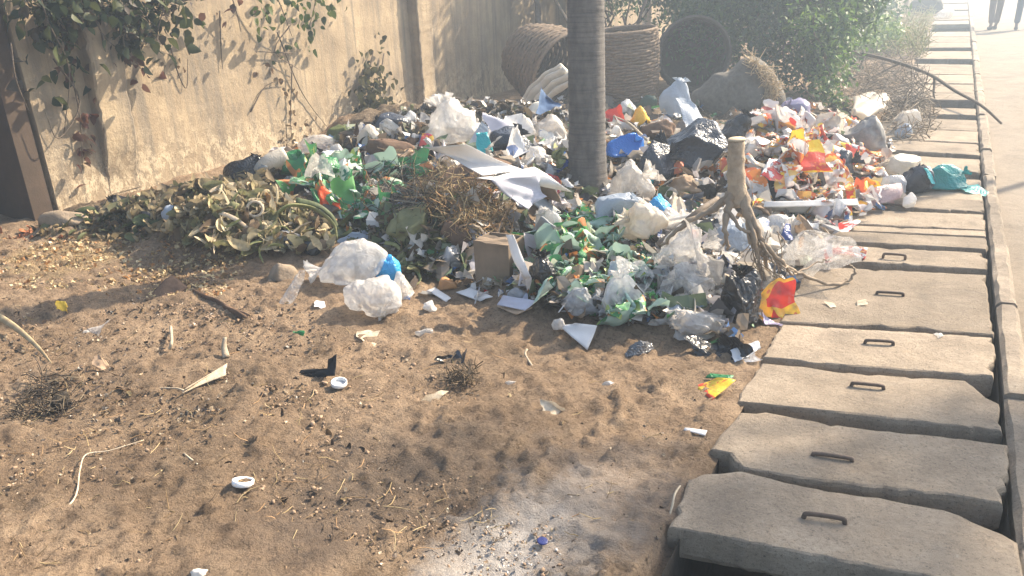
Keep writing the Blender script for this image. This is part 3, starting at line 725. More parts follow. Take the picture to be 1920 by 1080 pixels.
vine('dull red dried leaves dangling in the vine at left', [[(200, 30, .15), (235, 90, .12), (265, 130, .1)], [(130, 120, .1), (150, 220, .06), (155, 320, .04)], [(420, -40, .2), (440, 10, .15), (452, 60, .1)]],
     [(262, 128, 14, 12, 9, .05, .15), (245, 110, 20, 16, 7, .05, .2), (150, 240, 14, 34, 14, .02, .08), (160, 300, 10, 22, 8, .02, .06), (430, 15, 30, 14, 9, .08, .25), (150, 150, 30, 40, 10, .04, .15)],
     [(.13, .055, .04), (.17, .085, .06), (.10, .06, .045)], 32, .085)
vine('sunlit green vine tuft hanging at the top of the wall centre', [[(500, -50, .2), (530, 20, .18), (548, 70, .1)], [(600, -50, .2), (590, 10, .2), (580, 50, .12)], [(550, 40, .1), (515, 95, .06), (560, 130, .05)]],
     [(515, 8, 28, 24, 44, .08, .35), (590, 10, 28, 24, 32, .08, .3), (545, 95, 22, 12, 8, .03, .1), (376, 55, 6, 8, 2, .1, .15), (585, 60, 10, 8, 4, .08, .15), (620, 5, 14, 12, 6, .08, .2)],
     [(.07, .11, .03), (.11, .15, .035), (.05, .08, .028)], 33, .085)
vine('thin bare creeper stems trailing down the middle of the wall', [[(520, 60, .05), (555, 150, .04), (580, 195, .03), (615, 240, .03)], [(548, 120, .04), (545, 220, .03), (548, 275, .03)], [(470, 210, .02), (500, 160, .03), (545, 150, .04)], [(320, 90, .05), (335, 140, .03), (350, 165, .03), (352, 110, .03)],
     [(548, 100, .05), (490, 97, .05), (480, 98, .05)], [(412, 20, .03), (415, 100, .02), (418, 130, .02)]],
     [(545, 225, 8, 30, 9, .02, .05), (580, 235, 7, 16, 7, .02, .05), (535, 165, 16, 12, 8, .03, .06), (330, 125, 14, 14, 6, .03, .06), (495, 130, 10, 6, 4, .03, .06), (545, 260, 10, 22, 6, .02, .05)],
     [(.15, .10, .06), (.20, .15, .09)], 34, .06)
vine('dry olive creeper clump clinging to the wall beside the pilaster', [[(700, 95, .04), (690, 160, .08), (700, 240, .06)], [(720, 100, .04), (712, 170, .1), (735, 230, .05)], [(680, 130, .04), (675, 190, .08), (690, 230, .05)]],
     [(700, 150, 16, 30, 110, .02, .2), (708, 200, 20, 24, 100, .02, .2), (690, 185, 14, 24, 50, .02, .16), (745, 205, 6, 16, 10, .02, .08)],
     [(.085, .085, .035), (.13, .12, .06), (.06, .06, .03)], 35, .085, name='dried_creeper', cat='creeper')

# ------------------------------------------------------------------ palm
pc = (-2.275, 5.32)
palm = empty('palm_tree', (pc[0], pc[1], Hs1(*pc) - .1)); tag(palm, 'smooth ringed grey palm trunk standing in the rubbish heap', 'palm')
m, n, b, out = new_mat('ringed_palm_bark'); v = coord(n)
c = ramp(n, noise(n, scaled(n, v, (7, 7, 3)), 2.0, 5, .7), ((.3, (.065, .06, .056)), (.7, (.16, .142, .125))))
c = mixc(n, ramp(n, noise(n, scaled(n, v, (2, 2, 60)), 1.0, 3, .6), ((.5, 0.0), (.7, .5))), c, (.035, .032, .03))
n.links.new(c, b.inputs['Base Color']); b.inputs['Roughness'].default_value = .9
bump(n, b, noise(n, scaled(n, v, (8, 8, 90)), 1.2, 4, .7), .6, .012); M_PALM = m
V = []; F_ = []; SEG = 28; zs = np.arange(0, 6.2, .0115); rp = np.random.default_rng(3)
ringz = np.cumsum(rp.uniform(.035, .05, 400)); 
for q, z in enumerate(zs):
    kk = np.searchsorted(ringz, z); lo = ringz[kk - 1] if kk else 0; f_ = (z - lo) / max(1e-6, ringz[kk] - lo)
    rr = .137 - .0042 * z + .06 * math.exp(-z / .16) * .4 + .0042 * (f_ ** 1.5 - .4) * (.5 + rp.random() * .15 + .5 * math.sin(z * 3.1) ** 2)
    for s in range(SEG):
        a = 2 * math.pi * s / SEG
        V.append((rr * (1 + .014 * math.sin(3 * a + z) + .012 * math.sin(2 * a - 1.7 * z) + .006 * math.sin(7 * a + 5 * z)) * math.cos(a) - .004 * z, rr * math.sin(a), z))
nz_ = len(zs)
iz, js = np.meshgrid(np.arange(nz_ - 1), np.arange(SEG), indexing='ij'); iz = iz.ravel(); js = js.ravel()
F_ = np.stack([iz * SEG + js, iz * SEG + (js + 1) % SEG, (iz + 1) * SEG + (js + 1) % SEG, (iz + 1) * SEG + js], 1)
obj('trunk', V, F_, M_PALM, palm, smooth=False)
M_FROND = matte('palm_frond_green', (.06, .10, .03), (.035, .06, .02), 8, .5, 30, .2, .003, .25)
for k in range(15):
    r = np.random.default_rng(700 + k); a = k * 2.4; el = r.uniform(-.1, .9); L = 2.0; mb = MB(); P = []
    for q in range(11):
        t = q / 10; d_ = Vector((math.cos(a), math.sin(a), 0)); P.append(d_ * (L * t * math.cos(el * (1 - t * .5))) + Vector((0, 0, L * (math.sin(el) * t - .55 * t * t))))
    mb.tube(P, np.linspace(.022, .004, 11), 4)
    for q in range(1, 11):
        for sgn in (-1, 1):
            for h in (0, .5):
                p = P[q - 1].lerp(P[q], h); t = (P[q] - P[q - 1]).normalized(); sd_ = t.cross(Vector((0, 0, 1))).normalized() * sgn
                tip = p + (sd_ * .8 + t * .5 - Vector((0, 0, .45))) * .42 * math.sin(math.pi * (q / 11) ** .7 + .15)
                mb.add([p + t * .015, p - t * .015, p.lerp(tip, .5) - t * .018 + Vector((0, 0, .03)), tip, p.lerp(tip, .5) + t * .018 + Vector((0, 0, .03))], [(0, 1, 2, 3, 4)])
    mb.build('frond', M_FROND, palm, loc=(-.025, 0, 6.15))

# street tree and pole across the road, outside the frame: they throw the shade seen on the near slabs
tx, ty = 6.6, 11.8
tr = empty('street_tree', (tx, ty, -.1)); tag(tr, 'roadside tree whose crown shades the nearest slabs', 'tree')
r = np.random.default_rng(77)
mb = MB(); mb.tube(catmull([(0, 0, -.1), (-.05, 0, 1.2), (-.2, -.1, 4.0), (-.5, -.3, 7.2)], 5), np.linspace(.22, .10, 16), 10); mb.build('trunk', M_BARK, tr)
off = SV * (9.0 / SV.z)
cen = []
for (px, py, rr_) in ((1450, 960, .40), (1750, 1010, .45), (1880, 930, .34), (1620, 880, .28), (1780, 870, .26), (1440, 880, .2), (1150, 1030, .18), (760, 960, .16), (640, 890, .16), (1400, 1080, .42)):
    x, y = flat(px, py); p = Vector((x, y, 0)) + off
    cen.append(((p.x - tx, p.y - ty, 9.1 + r.normal() * .25), (rr_ * 1.25, rr_ * 1.25, .3), .6))
    mb = MB(); mb.tube(catmull(wig((-.5, -.3, 7.2), (p.x - tx, p.y - ty, 9.0), 4, .05, r), 3), np.linspace(.05, .012, 13), 5); mb.build('branch', M_BARK, tr)
V, F_, T = scatter_leaves(cen, 3600, .075, 78, GR)
o = obj('crown', V, F_, M_GREEN, tr, tint=T, smooth=False); o['kind'] = 'stuff'
x, y = .368 + .515 * 5.6, 6.742 + .857 * 5.6
pole = empty('utility_pole', (x, y, -.1)); tag(pole, 'slender roadside pole across the road casting a thin shadow', 'pole')
mb = MB(); mb.tube([(0, 0, 0), (0, 0, 6.2)], [.055, .04], 10); mb.build('shaft', M_BARK, pole)
mb = MB(); mb.tube([(-.5, 0, 5.8), (.5, 0, 5.8)], .03, 6); mb.build('crossarm', M_BARK, pole)

# ------------------------------------------------------------------ the rubbish: material palette
P_WHITE = plastic('white_polythene', (.76, .745, .72), .33, .42, .06, .6, 45, .5)
P_FILM = plastic('thin_white_polythene', (.78, .765, .745), .26, .5, .56, .5, 32, .6, .6)
P_CREAM = plastic('cream_polythene', (.68, .62, .53), .36, .4, .08, .6, 40, .45)
P_CLEAR = plastic('clear_polythene', (.78, .75, .71), .2, .4, .72, .5, 45, .7, .7)
P_MILKY = plastic('milky_polythene', (.74, .70, .65), .28, .42, .42, .6, 42, .7, .6)
P_GREYC = plastic('grey_clear_polythene', (.55, .56, .58), .25, .35, .4, .3, 42, .6, .6)
P_BLACK = plastic('black_polythene', (.018, .018, .02), .3, .03, 0, .12, 34, .8, .6)
P_DKBLU = plastic('blue_black_polythene', (.03, .036, .05), .3, .05, 0, .12, 34, .7, .6)
P_BLUE = plastic('bright_blue_polythene', (.02, .19, .62), .3, .25, 0, .1, 50, .6)
P_SKY = plastic('sky_blue_polythene', (.06, .42, .80), .35, .25, 0, .1, 60, .7)
P_NAVY = plastic('navy_polythene', (.03, .06, .22), .35, .15, 0, .2, 45, .6)
P_TEAL = plastic('teal_polythene', (.02, .30, .30), .35, .3, 0, .1, 45, .6)
P_TURQ = plastic('turquoise_polythene', (.05, .48, .52), .35, .3, 0, .1, 45, .6)
P_LILAC = plastic('lilac_polythene', (.36, .34, .50), .38, .3, 0, .2, 45, .5)
P_PINK = plastic('pinkish_polythene', (.66, .48, .46), .35, .3, .2, .25, 45, .5)
P_GREEN = plastic('green_polythene', (.03, .20, .07), .35, .25, 0, .2, 45, .6)
P_DKGRN = plastic('dark_green_polythene', (.02, .075, .05), .35, .15, 0, .2, 45, .6)
P_ORNG = plastic('orange_red_cloth', (.70, .10, .02), .55, .2, 0, .15, 30, .3)
P_YEL = plastic('yellow_polythene', (.75, .48, .04), .4, .25, 0, .2, 45, .5)
P_RED = plastic('red_polythene', (.62, .05, .03), .35, .25, 0, .2, 45, .5)
P_GREYB = plastic('light_blue_grey_polythene', (.40, .46, .54), .38, .3, .1, .2, 40, .5)
P_STRIPE = matte('grey_striped_tarp', (.46, .43, .38), (.16, .16, .17), 9, .5, 50, .5, .01, .15)
P_FOIL = plastic('dark_foil', (.10, .10, .105), .22, 0, 0, .2, 60, .9, .9)
PAPER = matte('white_paper', (.80, .79, .78), (.66, .64, .62), 5, .75, 40, .15, .003, .25, .15)
PAPERL = matte('lavender_paper', (.62, .62, .70), (.50, .50, .58), 5, .75, 40, .15, .003, .2, .15)
PAPERB = matte('brown_stained_paper', (.42, .30, .20), (.24, .16, .10), 7, .85, 40, .2, .003, .15)
CARD = matte('brown_cardboard', (.27, .20, .135), (.17, .125, .085), 6, .85, 70, .15, .003, 0, .12)
CARDD = matte('rotten_cardboard', (.17, .105, .065), (.08, .05, .035), 9, .9, 50, .6, .01)
GREYCARD = matte('grey_board', (.36, .37, .36), (.26, .27, .26), 5, .8, 50, .2, .003)
FOAM = matte('dirty_foam', (.52, .45, .37), (.34, .28, .22), 10, .9, 80, .5, .006)
WFOAM = matte('white_foam', (.85, .84, .82), (.7, .68, .65), 8, .8, 80, .3, .004)
CLOTHW = matte('off_white_cloth', (.62, .58, .50), (.46, .42, .35), 6, .9, 120, .3, .004)
CLOTHB = matte('dull_blue_cloth', (.07, .12, .22), (.04, .07, .13), 8, .9, 120, .3, .004)
CLOTHK = matte('black_cloth', (.022, .022, .025), (.012, .012, .013), 8, .8, 90, .4, .006)
BURLAP = matte('grey_brown_sacking', (.15, .135, .11), (.085, .075, .062), 14, .95, 160, .6, .006)
STONE = matte('dusty_stone', (.36, .28, .2), (.22, .17, .12), 8, .95, 50, .7, .012)
PALESTONE = matte('pale_stone', (.68, .62, .54), (.50, .44, .37), 8, .9, 50, .5, .01)
HUSK = matte('dry_pale_husk', (.58, .50, .38), (.36, .28, .19), 22, .85, 60, .6, .008, .15)
WOODP = matte('peeled_wood', (.46, .365, .26), (.26, .20, .14), 22, .8, 50, .8, .012)
ROOT = matte('dusty_root', (.32, .25, .175), (.18, .135, .095), 16, .85, 60, .5, .006)
DARKORG = matte('rotten_dark_matter', (.045, .037, .028), (.022, .018, .014), 15, .95, 50, .8, .015)
LEAFY = matte('yellow_green_stalk', (.33, .33, .15), (.17, .19, .07), 9, .6, 40, .4, .006, .25)
LEAFG = matte('fading_green_leaf', (.14, .17, .07), (.07, .09, .04), 8, .6, 40, .4, .006, .25)
W_ORANGE = printed('orange_snack_film', [(.72, .68, .60), (.74, .27, .07), (.66, .14, .06), (.78, .50, .14), (.74, .70, .64), (.62, .18, .08), (.70, .66, .60)])
W_RED = printed('red_white_snack_film', [(.75, .72, .70), (.62, .06, .05), (.74, .70, .66), (.40, .08, .06), (.75, .35, .10)])
W_GREEN = printed('green_snack_film', [(.04, .22, .08), (.11, .33, .10), (.55, .60, .48), (.03, .16, .08), (.05, .24, .09), (.50, .20, .07), (.06, .27, .10), (.40, .48, .12)], back=(.36, .50, .42))
W_WHITE = printed('white_printed_film', [(.76, .74, .72), (.70, .70, .70), (.74, .72, .68), (.16, .22, .40), (.76, .75, .73)])
W_YEL = printed('yellow_snack_film', [(.86, .55, .04), (.88, .62, .06), (.80, .25, .04), (.72, .08, .04), (.88, .58, .05)], scale=1.0)
W_YELRED = printed('orange_red_packet_film', [(.86, .52, .05), (.84, .42, .05), (.66, .10, .08), (.72, .05, .03), (.45, .10, .25)], scale=1.1)

CAMRZ = YAW
def put(o, label, cat, group=None):
    tag(o, label, cat, group); return o
def bag(px, py, w_, h_, mat, name, label, cat='bag', gather=0.0, deep=.85, sub=4, soft=.6, ang=0, lean=(0, 0), group=None, dents=16, sink=.06, base=None, mouth=None, pits=0):
    p = surf(px, py + h_ * (.38 if base is None else base)); s = mpp(p); sub = 3 if w_ < 46 else sub
    W = w_ * s; Hh = h_ * s * .98; Dp = min(W, Hh * 1.3) * deep
    r0 = np.random.default_rng(SEED[0] + 5000); film = mat.name.find('polythene') > 0
    if mouth is None:
        a0 = r0.uniform(-.2, .2) if gather else r0.choice((-1, 1)) * r0.uniform(.3, 1.2); mouth = (math.sin(a0), -.3, math.cos(a0))
    me = bag_mesh(name, W, Dp, Hh, mat, sd(), sub, soft, gather, dents=dents, axis=(mouth if film else None), pits=(pits if film else 1))
    back = Vector((-math.sin(YAW), math.cos(YAW), 0)) * Dp * .35
    q = p + back
    zq = (Hs1(q.x, q.y) * .5 + p.z * .5 if q.x < -.58 else p.z) - sink * Hh
    o = link(name, me, None, (q.x, q.y, (Hs1(q.x, q.y) * .5 + p.z * .5 if q.x < -.58 else p.z) - sink * Hh), (lean[0], lean[1], CAMRZ + ang))
    if (cat == 'bag' and w_ > 50) and mat.name.find('polythene') > 0:      # ruffled mouth or ears of the bag
        r = np.random.default_rng(SEED[0] + 7000)
        k_ = 22; L_ = min(W, Hh) * r.uniform(.26, .38); V_ = []; ax_ = np.array(mouth, float); ax_ /= np.linalg.norm(ax_)
        top = np.array((0, 0, Hh * .90)) if gather else np.array((ax_[0] * W * .38, ax_[1] * Dp * .38, Hh * (.42 + .36 * ax_[2])))
        sx_ = np.cross(ax_, (.1, 1, .2)); sx_ /= np.linalg.norm(sx_); sy_ = np.cross(ax_, sx_)
        for ring_ in range(5):
            tt = ring_ / 4
            for q_ in range(k_):
                an = 2 * math.pi * q_ / k_; rr_ = L_ * (.10 + .62 * tt ** 1.3) * (1 + .30 * tt * (1 if q_ % 2 else -1)) * r.uniform(.85, 1.15)
                V_.append(top + ax_ * (L_ * tt * r.uniform(.75, 1.15) - .12 * L_) + sx_ * math.cos(an) * rr_ + sy_ * math.sin(an) * rr_ * .45)
        F_ = [(i_ * k_ + q_, i_ * k_ + (q_ + 1) % k_, (i_ + 1) * k_ + (q_ + 1) % k_, (i_ + 1) * k_ + q_) for i_ in range(4) for q_ in range(k_)]
        obj('bag_mouth', V_, F_, mat, o, smooth=False)
    return put(o, label, cat, group)
def sheet(px, py, w_, h_, mat, name, label, cat, folds=3, amp=.3, tilt=.35, up=.03, ang=0.0, n=16, k=(.3, .8), curl=0.0, group=None, roll=0.0, smooth=False):
    p = surf(px, py, up); s = mpp(p)
    d = (p - Vector((0, 0, EYE))).normalized(); el = math.asin(-d.z)
    W = w_ * s; L = h_ * s / max(.35, math.sin(min(1.5, el + tilt)))
    W *= 1 + .12 * folds; L *= 1 + .12 * folds
    P, F_, UV = sheet_pts(W, L, sd(), n, folds, k, 7, amp, curl)
    sx = w_ * s / max(1e-6, np.ptp(P[:, 0])); P[:, 0] *= min(1.35, max(.8, sx))
    me = mesh_data(name, P, F_, mat, smooth=smooth, uv=UV)
    o = link(name, me, None, p, (tilt, roll, CAMRZ + ang))
    return put(o, label, cat, group)
def P3(px, py, z=0.0): return surf(px, py, z)
def drape(cor, mat, name, label, cat, n=14, amp=.05, th=.002, tents=6, uvs=True, smooth=False, sag=0.0, group=None):
    """cor = four photo pixels with a height above the ground each, in order round the sheet"""
    A = [np.array(P3(*c)) for c in cor]; r = np.random.default_rng(sd())
    u, v = np.meshgrid(np.linspace(0, 1, n), np.linspace(0, 1, n), indexing='ij'); u = u.ravel()[:, None]; v = v.ravel()[:, None]
    P = A[0] * (1 - u) * (1 - v) + A[1] * u * (1 - v) + A[2] * u * v + A[3] * (1 - u) * v
    nn = np.cross(A[1] - A[0], A[3] - A[0]); nn /= np.linalg.norm(nn); nn = nn * (1 if nn[2] > 0 else -1)
    L = np.linalg.norm(A[2] - A[0]) * .5; dz = np.zeros(len(u))
    for k in range(tents):
        a = r.uniform(0, math.pi); q = (u[:, 0] - .5) * math.cos(a) + (v[:, 0] - .5) * math.sin(a) - r.uniform(-.35, .35)
        dz += r.uniform(-1, 1) * amp * np.abs(q)
    dz += amp * .2 * np.sin(u[:, 0] * 9 + r.uniform(0, 6)) * np.sin(v[:, 0] * 8 + r.uniform(0, 6)) - sag * (np.sin(u[:, 0] * math.pi) * np.sin(v[:, 0] * math.pi))
    P = P + nn * (dz * L)[:, None]
    c = P.mean(0)
    i, j = np.meshgrid(np.arange(n - 1), np.arange(n - 1), indexing='ij'); i = i.ravel(); j = j.ravel()
    F_ = np.stack([i * n + j, (i + 1) * n + j, (i + 1) * n + j + 1, i * n + j + 1], 1)
    me = mesh_data(name, P - c, F_, mat, smooth=smooth, uv=np.hstack([u, v]))
    o = link(name, me, None, c)
    if th: md = o.modifiers.new('thickness', 'SOLIDIFY'); md.thickness = th; md.offset = -1
    return put(o, label, cat, group)
def rope(pts, rads, mat, name, label, cat, seg=6, squash=1.0, n=5, group=None, wob=0.0):
    W = [P3(*p) for p in pts]; c = W[0].copy(); r = np.random.default_rng(sd())
    Q = catmull([q - c for q in W], n)
    if wob: Q = [q + Vector(r.normal(size=3)) * wob for q in Q]
    if isinstance(rads, tuple): rads = np.linspace(rads[0], rads[1], len(Q))
    m_ = MB(); m_.tube(Q, rads, seg, squash=squash); o = m_.build(name, mat, None, loc=c)
    return put(o, label, cat, group)
def stone(px, py, w_, h_, mat, name, label, cat='stone', sink=.3, sub=3, group=None, ang=0):
    return bag(px, py, w_, h_, mat, name, label, cat, 0, .9, sub, .25, ang, group=group, dents=18, sink=sink)

# ---------------------------------------------------------------- loose fill, first so the big pieces sit on it
def in_zone(poly, r):
    xs_ = [p[0] for p in poly]; ys_ = [p[1] for p in poly]
    while True:
        x, y = r.uniform(min(xs_), max(xs_)), r.uniform(min(ys_), max(ys_)); c = False
        for (x0, y0), (x1, y1) in zip(poly, poly[1:] + poly[:1]):
            if (y0 > y) != (y1 > y) and x < (x1 - x0) * (y - y0) / (y1 - y0) + x0: c = not c
        if c: return x, y
HEAP = [(470, 300), (640, 255), (760, 225), (900, 205), (1000, 225), (1130, 200), (1260, 190), (1480, 195), (1620, 215), (1680, 270), (1660, 330), (1700, 385), (1560, 430), (1520, 500), (1440, 580), (1380, 660),
        (1240, 610), (1060, 600), (980, 555), (880, 545), (800, 520), (720, 470), (640, 440), (560, 360)]
def scraps(name, label, cat, poly, count, size, cols, seed, lift=.04, crumple=.5, aspect=(.5, 1.2)):
    """small torn pieces too many to count, one mesh"""
    r = np.random.default_rng(seed); V = []; F_ = []; T = []
    for k in range(count):
        x, y = in_zone(poly, r); p = surf(x, y); 
        if p.x > -.57: p.z = 0.004
        s = size * r.uniform(.5, 1.5); a = r.uniform(*aspect)
        q = Euler((r.normal(0, crumple), r.normal(0, crumple), r.uniform(0, 6.28))).to_matrix()
        c = np.array(cols[int(r.integers(len(cols)))]) * r.uniform(.7, 1.15)
        b = len(V); z0 = r.uniform(0, lift)
        for i in (-1, 0, 1):
            for j in (-1, 0, 1):
                v = q @ Vector((i * s * .5 * r.uniform(.7, 1.2), j * s * .5 * a * r.uniform(.7, 1.2), s * r.normal(0, .14))); V.append((p.x + v.x, p.y + v.y, max(p.z - .01, p.z + z0 + v.z))); T.append(c)
        for i in (0, 1):
            for j in (0, 1): F_.append((b + i * 3 + j, b + i * 3 + 3 + j, b + i * 3 + 4 + j, b + i * 3 + 1 + j))
    o = obj(name, V, F_, attr_mat('scrap_film', .4, .25, .5), tint=np.array(T), smooth=False)
    return tag(o, label, cat, None, 'stuff')
WH = [(.74, .72, .69), (.68, .64, .58), (.6, .58, .56), (.5, .45, .38)]
scraps('litter_scraps', 'small torn scraps of plastic and paper littering the heap', 'litter', HEAP, 2600, .055, WH + [(.04, .04, .045), (.1, .08, .06), (.25, .17, .1), (.5, .2, .06), (.1, .2, .4), (.06, .2, .07), (.3, .24, .16), (.2, .15, .1)], 41, .06)
ORZ = [(1400, 215), (1520, 200), (1640, 250), (1660, 320), (1640, 385), (1520, 390), (1420, 385), (1400, 300)]
GRZ = [(1000, 430), (1100, 390), (1190, 410), (1235, 500), (1230, 590), (1100, 580), (1010, 540)]
GRZ2 = [(520, 310), (640, 290), (760, 300), (780, 340), (720, 400), (640, 410), (560, 350)]
CLZ = [(1230, 410), (1420, 430), (1540, 430), (1500, 500), (1400, 560), (1330, 600), (1230, 560)]
scraps('orange_scraps', 'tiny orange and cream scraps of snack film in the right heap', 'litter', ORZ, 520, .07, [(.6, .26, .1), (.68, .5, .22), (.75, .68, .58), (.6, .1, .05), (.76, .72, .68), (.1, .08, .07)], 42, .08)
scraps('green_scraps', 'tiny green scraps of snack film in front of the palm', 'litter', GRZ, 380, .05, [(.05, .24, .07), (.1, .34, .1), (.03, .14, .06), (.5, .56, .45), (.35, .45, .12), (.6, .25, .08)], 43, .07)
scraps('clear_scraps', 'pale torn plastic scraps round the clear bags', 'litter', CLZ, 700, .065, WH + [(.06, .06, .06), (.35, .3, .25)], 44, .06)
scraps('straw_flecks', 'pale dry husk flecks spread over the earth by the wall end', 'litter', [(0, 440), (330, 450), (480, 480), (420, 560), (200, 560), (0, 540)], 1800, .022, [(.5, .38, .2), (.38, .26, .13), (.6, .48, .28), (.25, .16, .08), (.42, .22, .09)], 45, .012, .6)
scraps('earth_crumbs', 'small dark crumbs and leaf bits scattered on the bare earth', 'litter', [(0, 560), (500, 560), (700, 640), (1250, 690), (1360, 720), (1240, 1000), (1200, 1080), (0, 1080)], 2000, .010, [(.09, .065, .045), (.14, .1, .07), (.06, .045, .035), (.3, .21, .13), (.42, .33, .22)], 46, .008, .7)
scraps('earth_crumbs', 'dark leaf bits in the trodden litter left of the white bag', 'litter', [(0, 560), (350, 500), (560, 560), (660, 660), (500, 800), (200, 800), (0, 780)], 1300, .015, [(.07, .05, .035), (.12, .085, .06), (.05, .04, .03), (.33, .25, .16), (.2, .14, .09)], 47, .012, .7)
scraps('film_refuse', 'dirty torn film and paper matted through the whole heap', 'litter', HEAP, 1100, .115, [(.62, .59, .55), (.5, .47, .43), (.38, .34, .3), (.25, .2, .15), (.14, .11, .085), (.56, .5, .42), (.07, .07, .075), (.12, .16, .09), (.42, .4, .42)], 50, .07, .7)
def clods(poly, count, lo, hi, seed, mat, name, label, cat):
    r = np.random.default_rng(seed); V0, F0 = ico(1); Vs = []; Fs = []; b = 0
    for k in range(count):
        x, y = in_zone(poly, r); p = surf(x, y); s = lo + (hi - lo) * r.random() ** 3
        V = V0 * (1 + .3 * r.normal(size=(len(V0), 1))) * np.array((1, r.uniform(.6, 1), r.uniform(.4, .8))) * s
        a = r.uniform(0, 6.28); c_, s_ = math.cos(a), math.sin(a)
        V = np.stack([V[:, 0] * c_ - V[:, 1] * s_, V[:, 0] * s_ + V[:, 1] * c_, V[:, 2]], 1) + np.array((p.x, p.y, p.z + s * .15))
        Vs.append(V); Fs.append(F0 + b); b += len(V)
    o = obj(name, np.concatenate(Vs), np.concatenate(Fs), mat, smooth=False); return tag(o, label, cat, None, 'stuff')
MCLOD = matte('earth_clod', (.32, .225, .15), (.21, .145, .095), 12, .95, 60, .6, .01)
clods([(0, 560), (500, 560), (700, 640), (1250, 690), (1380, 720), (1240, 1000), (1200, 1080), (0, 1080)], 2600, .0018, .009, 51, MCLOD, 'earth_clods', 'small dry clods of earth strewn over the bare ground', 'clods')
clods([(420, 640), (900, 620), (1000, 760), (900, 860), (500, 850)], 520, .0025, .014, 52, MCLOD, 'earth_clods', 'broken clods on the slope below the white bags', 'clods')
def strands(name, label, cat, poly, count, L, cols, seed, lift=(0, .05), rad_=.0022, bend=.25, up=.3, spread=None):
    """dry grass stems, rootlets and twigs lying together"""
    r = np.random.default_rng(seed); m_ = MB()
    for k in range(count):
        x, y = in_zone(poly, r); p = surf(x, y)
        a = r.uniform(0, 6.28) if spread is None else spread[0] + r.normal() * spread[1]
        el = r.normal(.0, up); l = L * r.uniform(.4, 1.3)
        d = Vector((math.cos(a) * math.cos(el), math.sin(a) * math.cos(el), math.sin(el)))
        z0 = r.uniform(*lift); Q = []; q = p + Vector((0, 0, z0)) - d * l * .5
        for i in range(4):
            Q.append(Vector((q.x, q.y, max(q.z, Hs1(q.x, q.y) + .002)))); d = (d + Vector(r.normal(size=3)) * bend).normalized(); q = q + d * l / 3
        m_.tube(Q, [rad_, rad_, rad_ * .8, rad_ * .4], 3, tuple(np.array(cols[int(r.integers(len(cols)))]) * r.uniform(.7, 1.2)), cap=False)
    o = m_.build(name, attr_mat('dry_stem', .8, .1, .2)); return tag(o, label, cat, None, 'stuff')
STR = [(.36, .27, .14), (.46, .36, .2), (.28, .19, .1), (.2, .14, .08), (.4, .25, .13)]
strands('dry_straw', 'tangled golden dry straw heaped left of the palm', 'straw', [(795, 325), (870, 345), (930, 390), (955, 435), (870, 455), (820, 420), (785, 370)], 1500, .2, STR, 61, (0, .10), .0028, .45, .5)
strands('dark_stems', 'dark grey rotten stalks tangled beside the straw', 'stalks', [(690, 330), (790, 310), (830, 360), (820, 430), (760, 440), (680, 420)], 700, .2, [(.08, .065, .05), (.13, .11, .09), (.05, .045, .04), (.24, .21, .16)], 62, (0, .09), .0035, .4, .5)
strands('ground_straw', 'thin straw bits lying about the bare earth', 'straw', [(0, 480), (480, 480), (640, 620), (1000, 640), (1300, 720), (1200, 1000), (0, 1080)], 520, .09, STR + [(.12, .085, .055)], 63, (0, .012), .0016, .3, .15)
strands('verge_twigs', 'grey tangle of dead twigs on the verge beside the far slabs', 'twigs', [(1570, 100), (1640, 80), (1715, 125), (1735, 200), (1720, 240), (1660, 225), (1590, 200)], 850, .5, [(.16, .13, .1), (.24, .2, .155), (.1, .085, .07), (.32, .26, .19)], 64, (0, .20), .0045, .35, .5)
strands('verge_grass', 'thin sunlit dry grass along the far verge', 'grass', [(1600, 60), (1660, 10), (1760, 10), (1730, 110), (1660, 110)], 1500, .45, [(.34, .3, .12), (.24, .26, .08), (.4, .33, .17), (.2, .22, .08)], 65, (0, .25), .008, .3, .9)
strands('verge_litter', 'dry twigs and stems round the white scraps at the slab edge', 'twigs', [(1660, 220), (1745, 200), (1750, 250), (1690, 275)], 260, .28, [(.3, .24, .17), (.2, .16, .12), (.4, .33, .24)], 66, (0, .14), .005, .4, .5)
clods([(900, 960), (1000, 900), (1120, 930), (1100, 1040), (950, 1078), (860, 1060)], 240, .0012, .006, 53, matte('ash_lump', (.46, .43, .40), (.33, .30, .27), 12, .95), 'ash_lumps', 'pale lumps of ash crumbled over the ash patch', 'ash')
# ---------------------------------------------------------------- countable small pieces nothing tells apart: one object each
def crowd(name, label, cat, group, poly, count, mats, wpx, seed, folds=5, amp=.5, up=(.02, .09), asp=(.6, 1.2), k=(.3, .75), n=13, tilt=.35):
    r = np.random.default_rng(seed); pool = []
    for q in range(7):
        P, F_, UV = sheet_pts(1.0, 1.0, seed * 31 + q, n, folds, k, 8, amp)
        P /= np.ptp(P[:, 0]); 
        for mt in mats: pool.append(mesh_data(name, P, F_, mt, smooth=False, uv=UV * .8))
    for q in range(count):
        x, y = in_zone(poly, r); p = surf(x, y, r.uniform(*up)); s = mpp(p) * wpx * r.uniform(.6, 1.4)
        o = link(name, pool[int(r.integers(len(pool)))], None, p, (r.normal(tilt, .6), r.normal(0, .5), r.uniform(0, 6.28)), (s, s * r.uniform(*asp), s))
        tag(o, label, cat, group)
crowd('snack_wrapper', 'crumpled green snack wrapper in the heap in front of the palm', 'wrapper', 'green wrappers in front of the palm', GRZ, 95, [W_GREEN], 44, 71, up=(.02, .11))
crowd('snack_wrapper', 'crumpled green wrapper in the heap by the wall behind the straw', 'wrapper', 'green wrappers by the wall', GRZ2, 62, [W_GREEN], 44, 72, up=(.02, .10))
crowd('snack_wrapper', 'crumpled orange and white snack wrapper in the right hand heap', 'wrapper', 'orange wrappers in the right heap', ORZ, 120, [W_ORANGE, W_ORANGE, W_RED, W_YEL], 42, 73, up=(.03, .15))
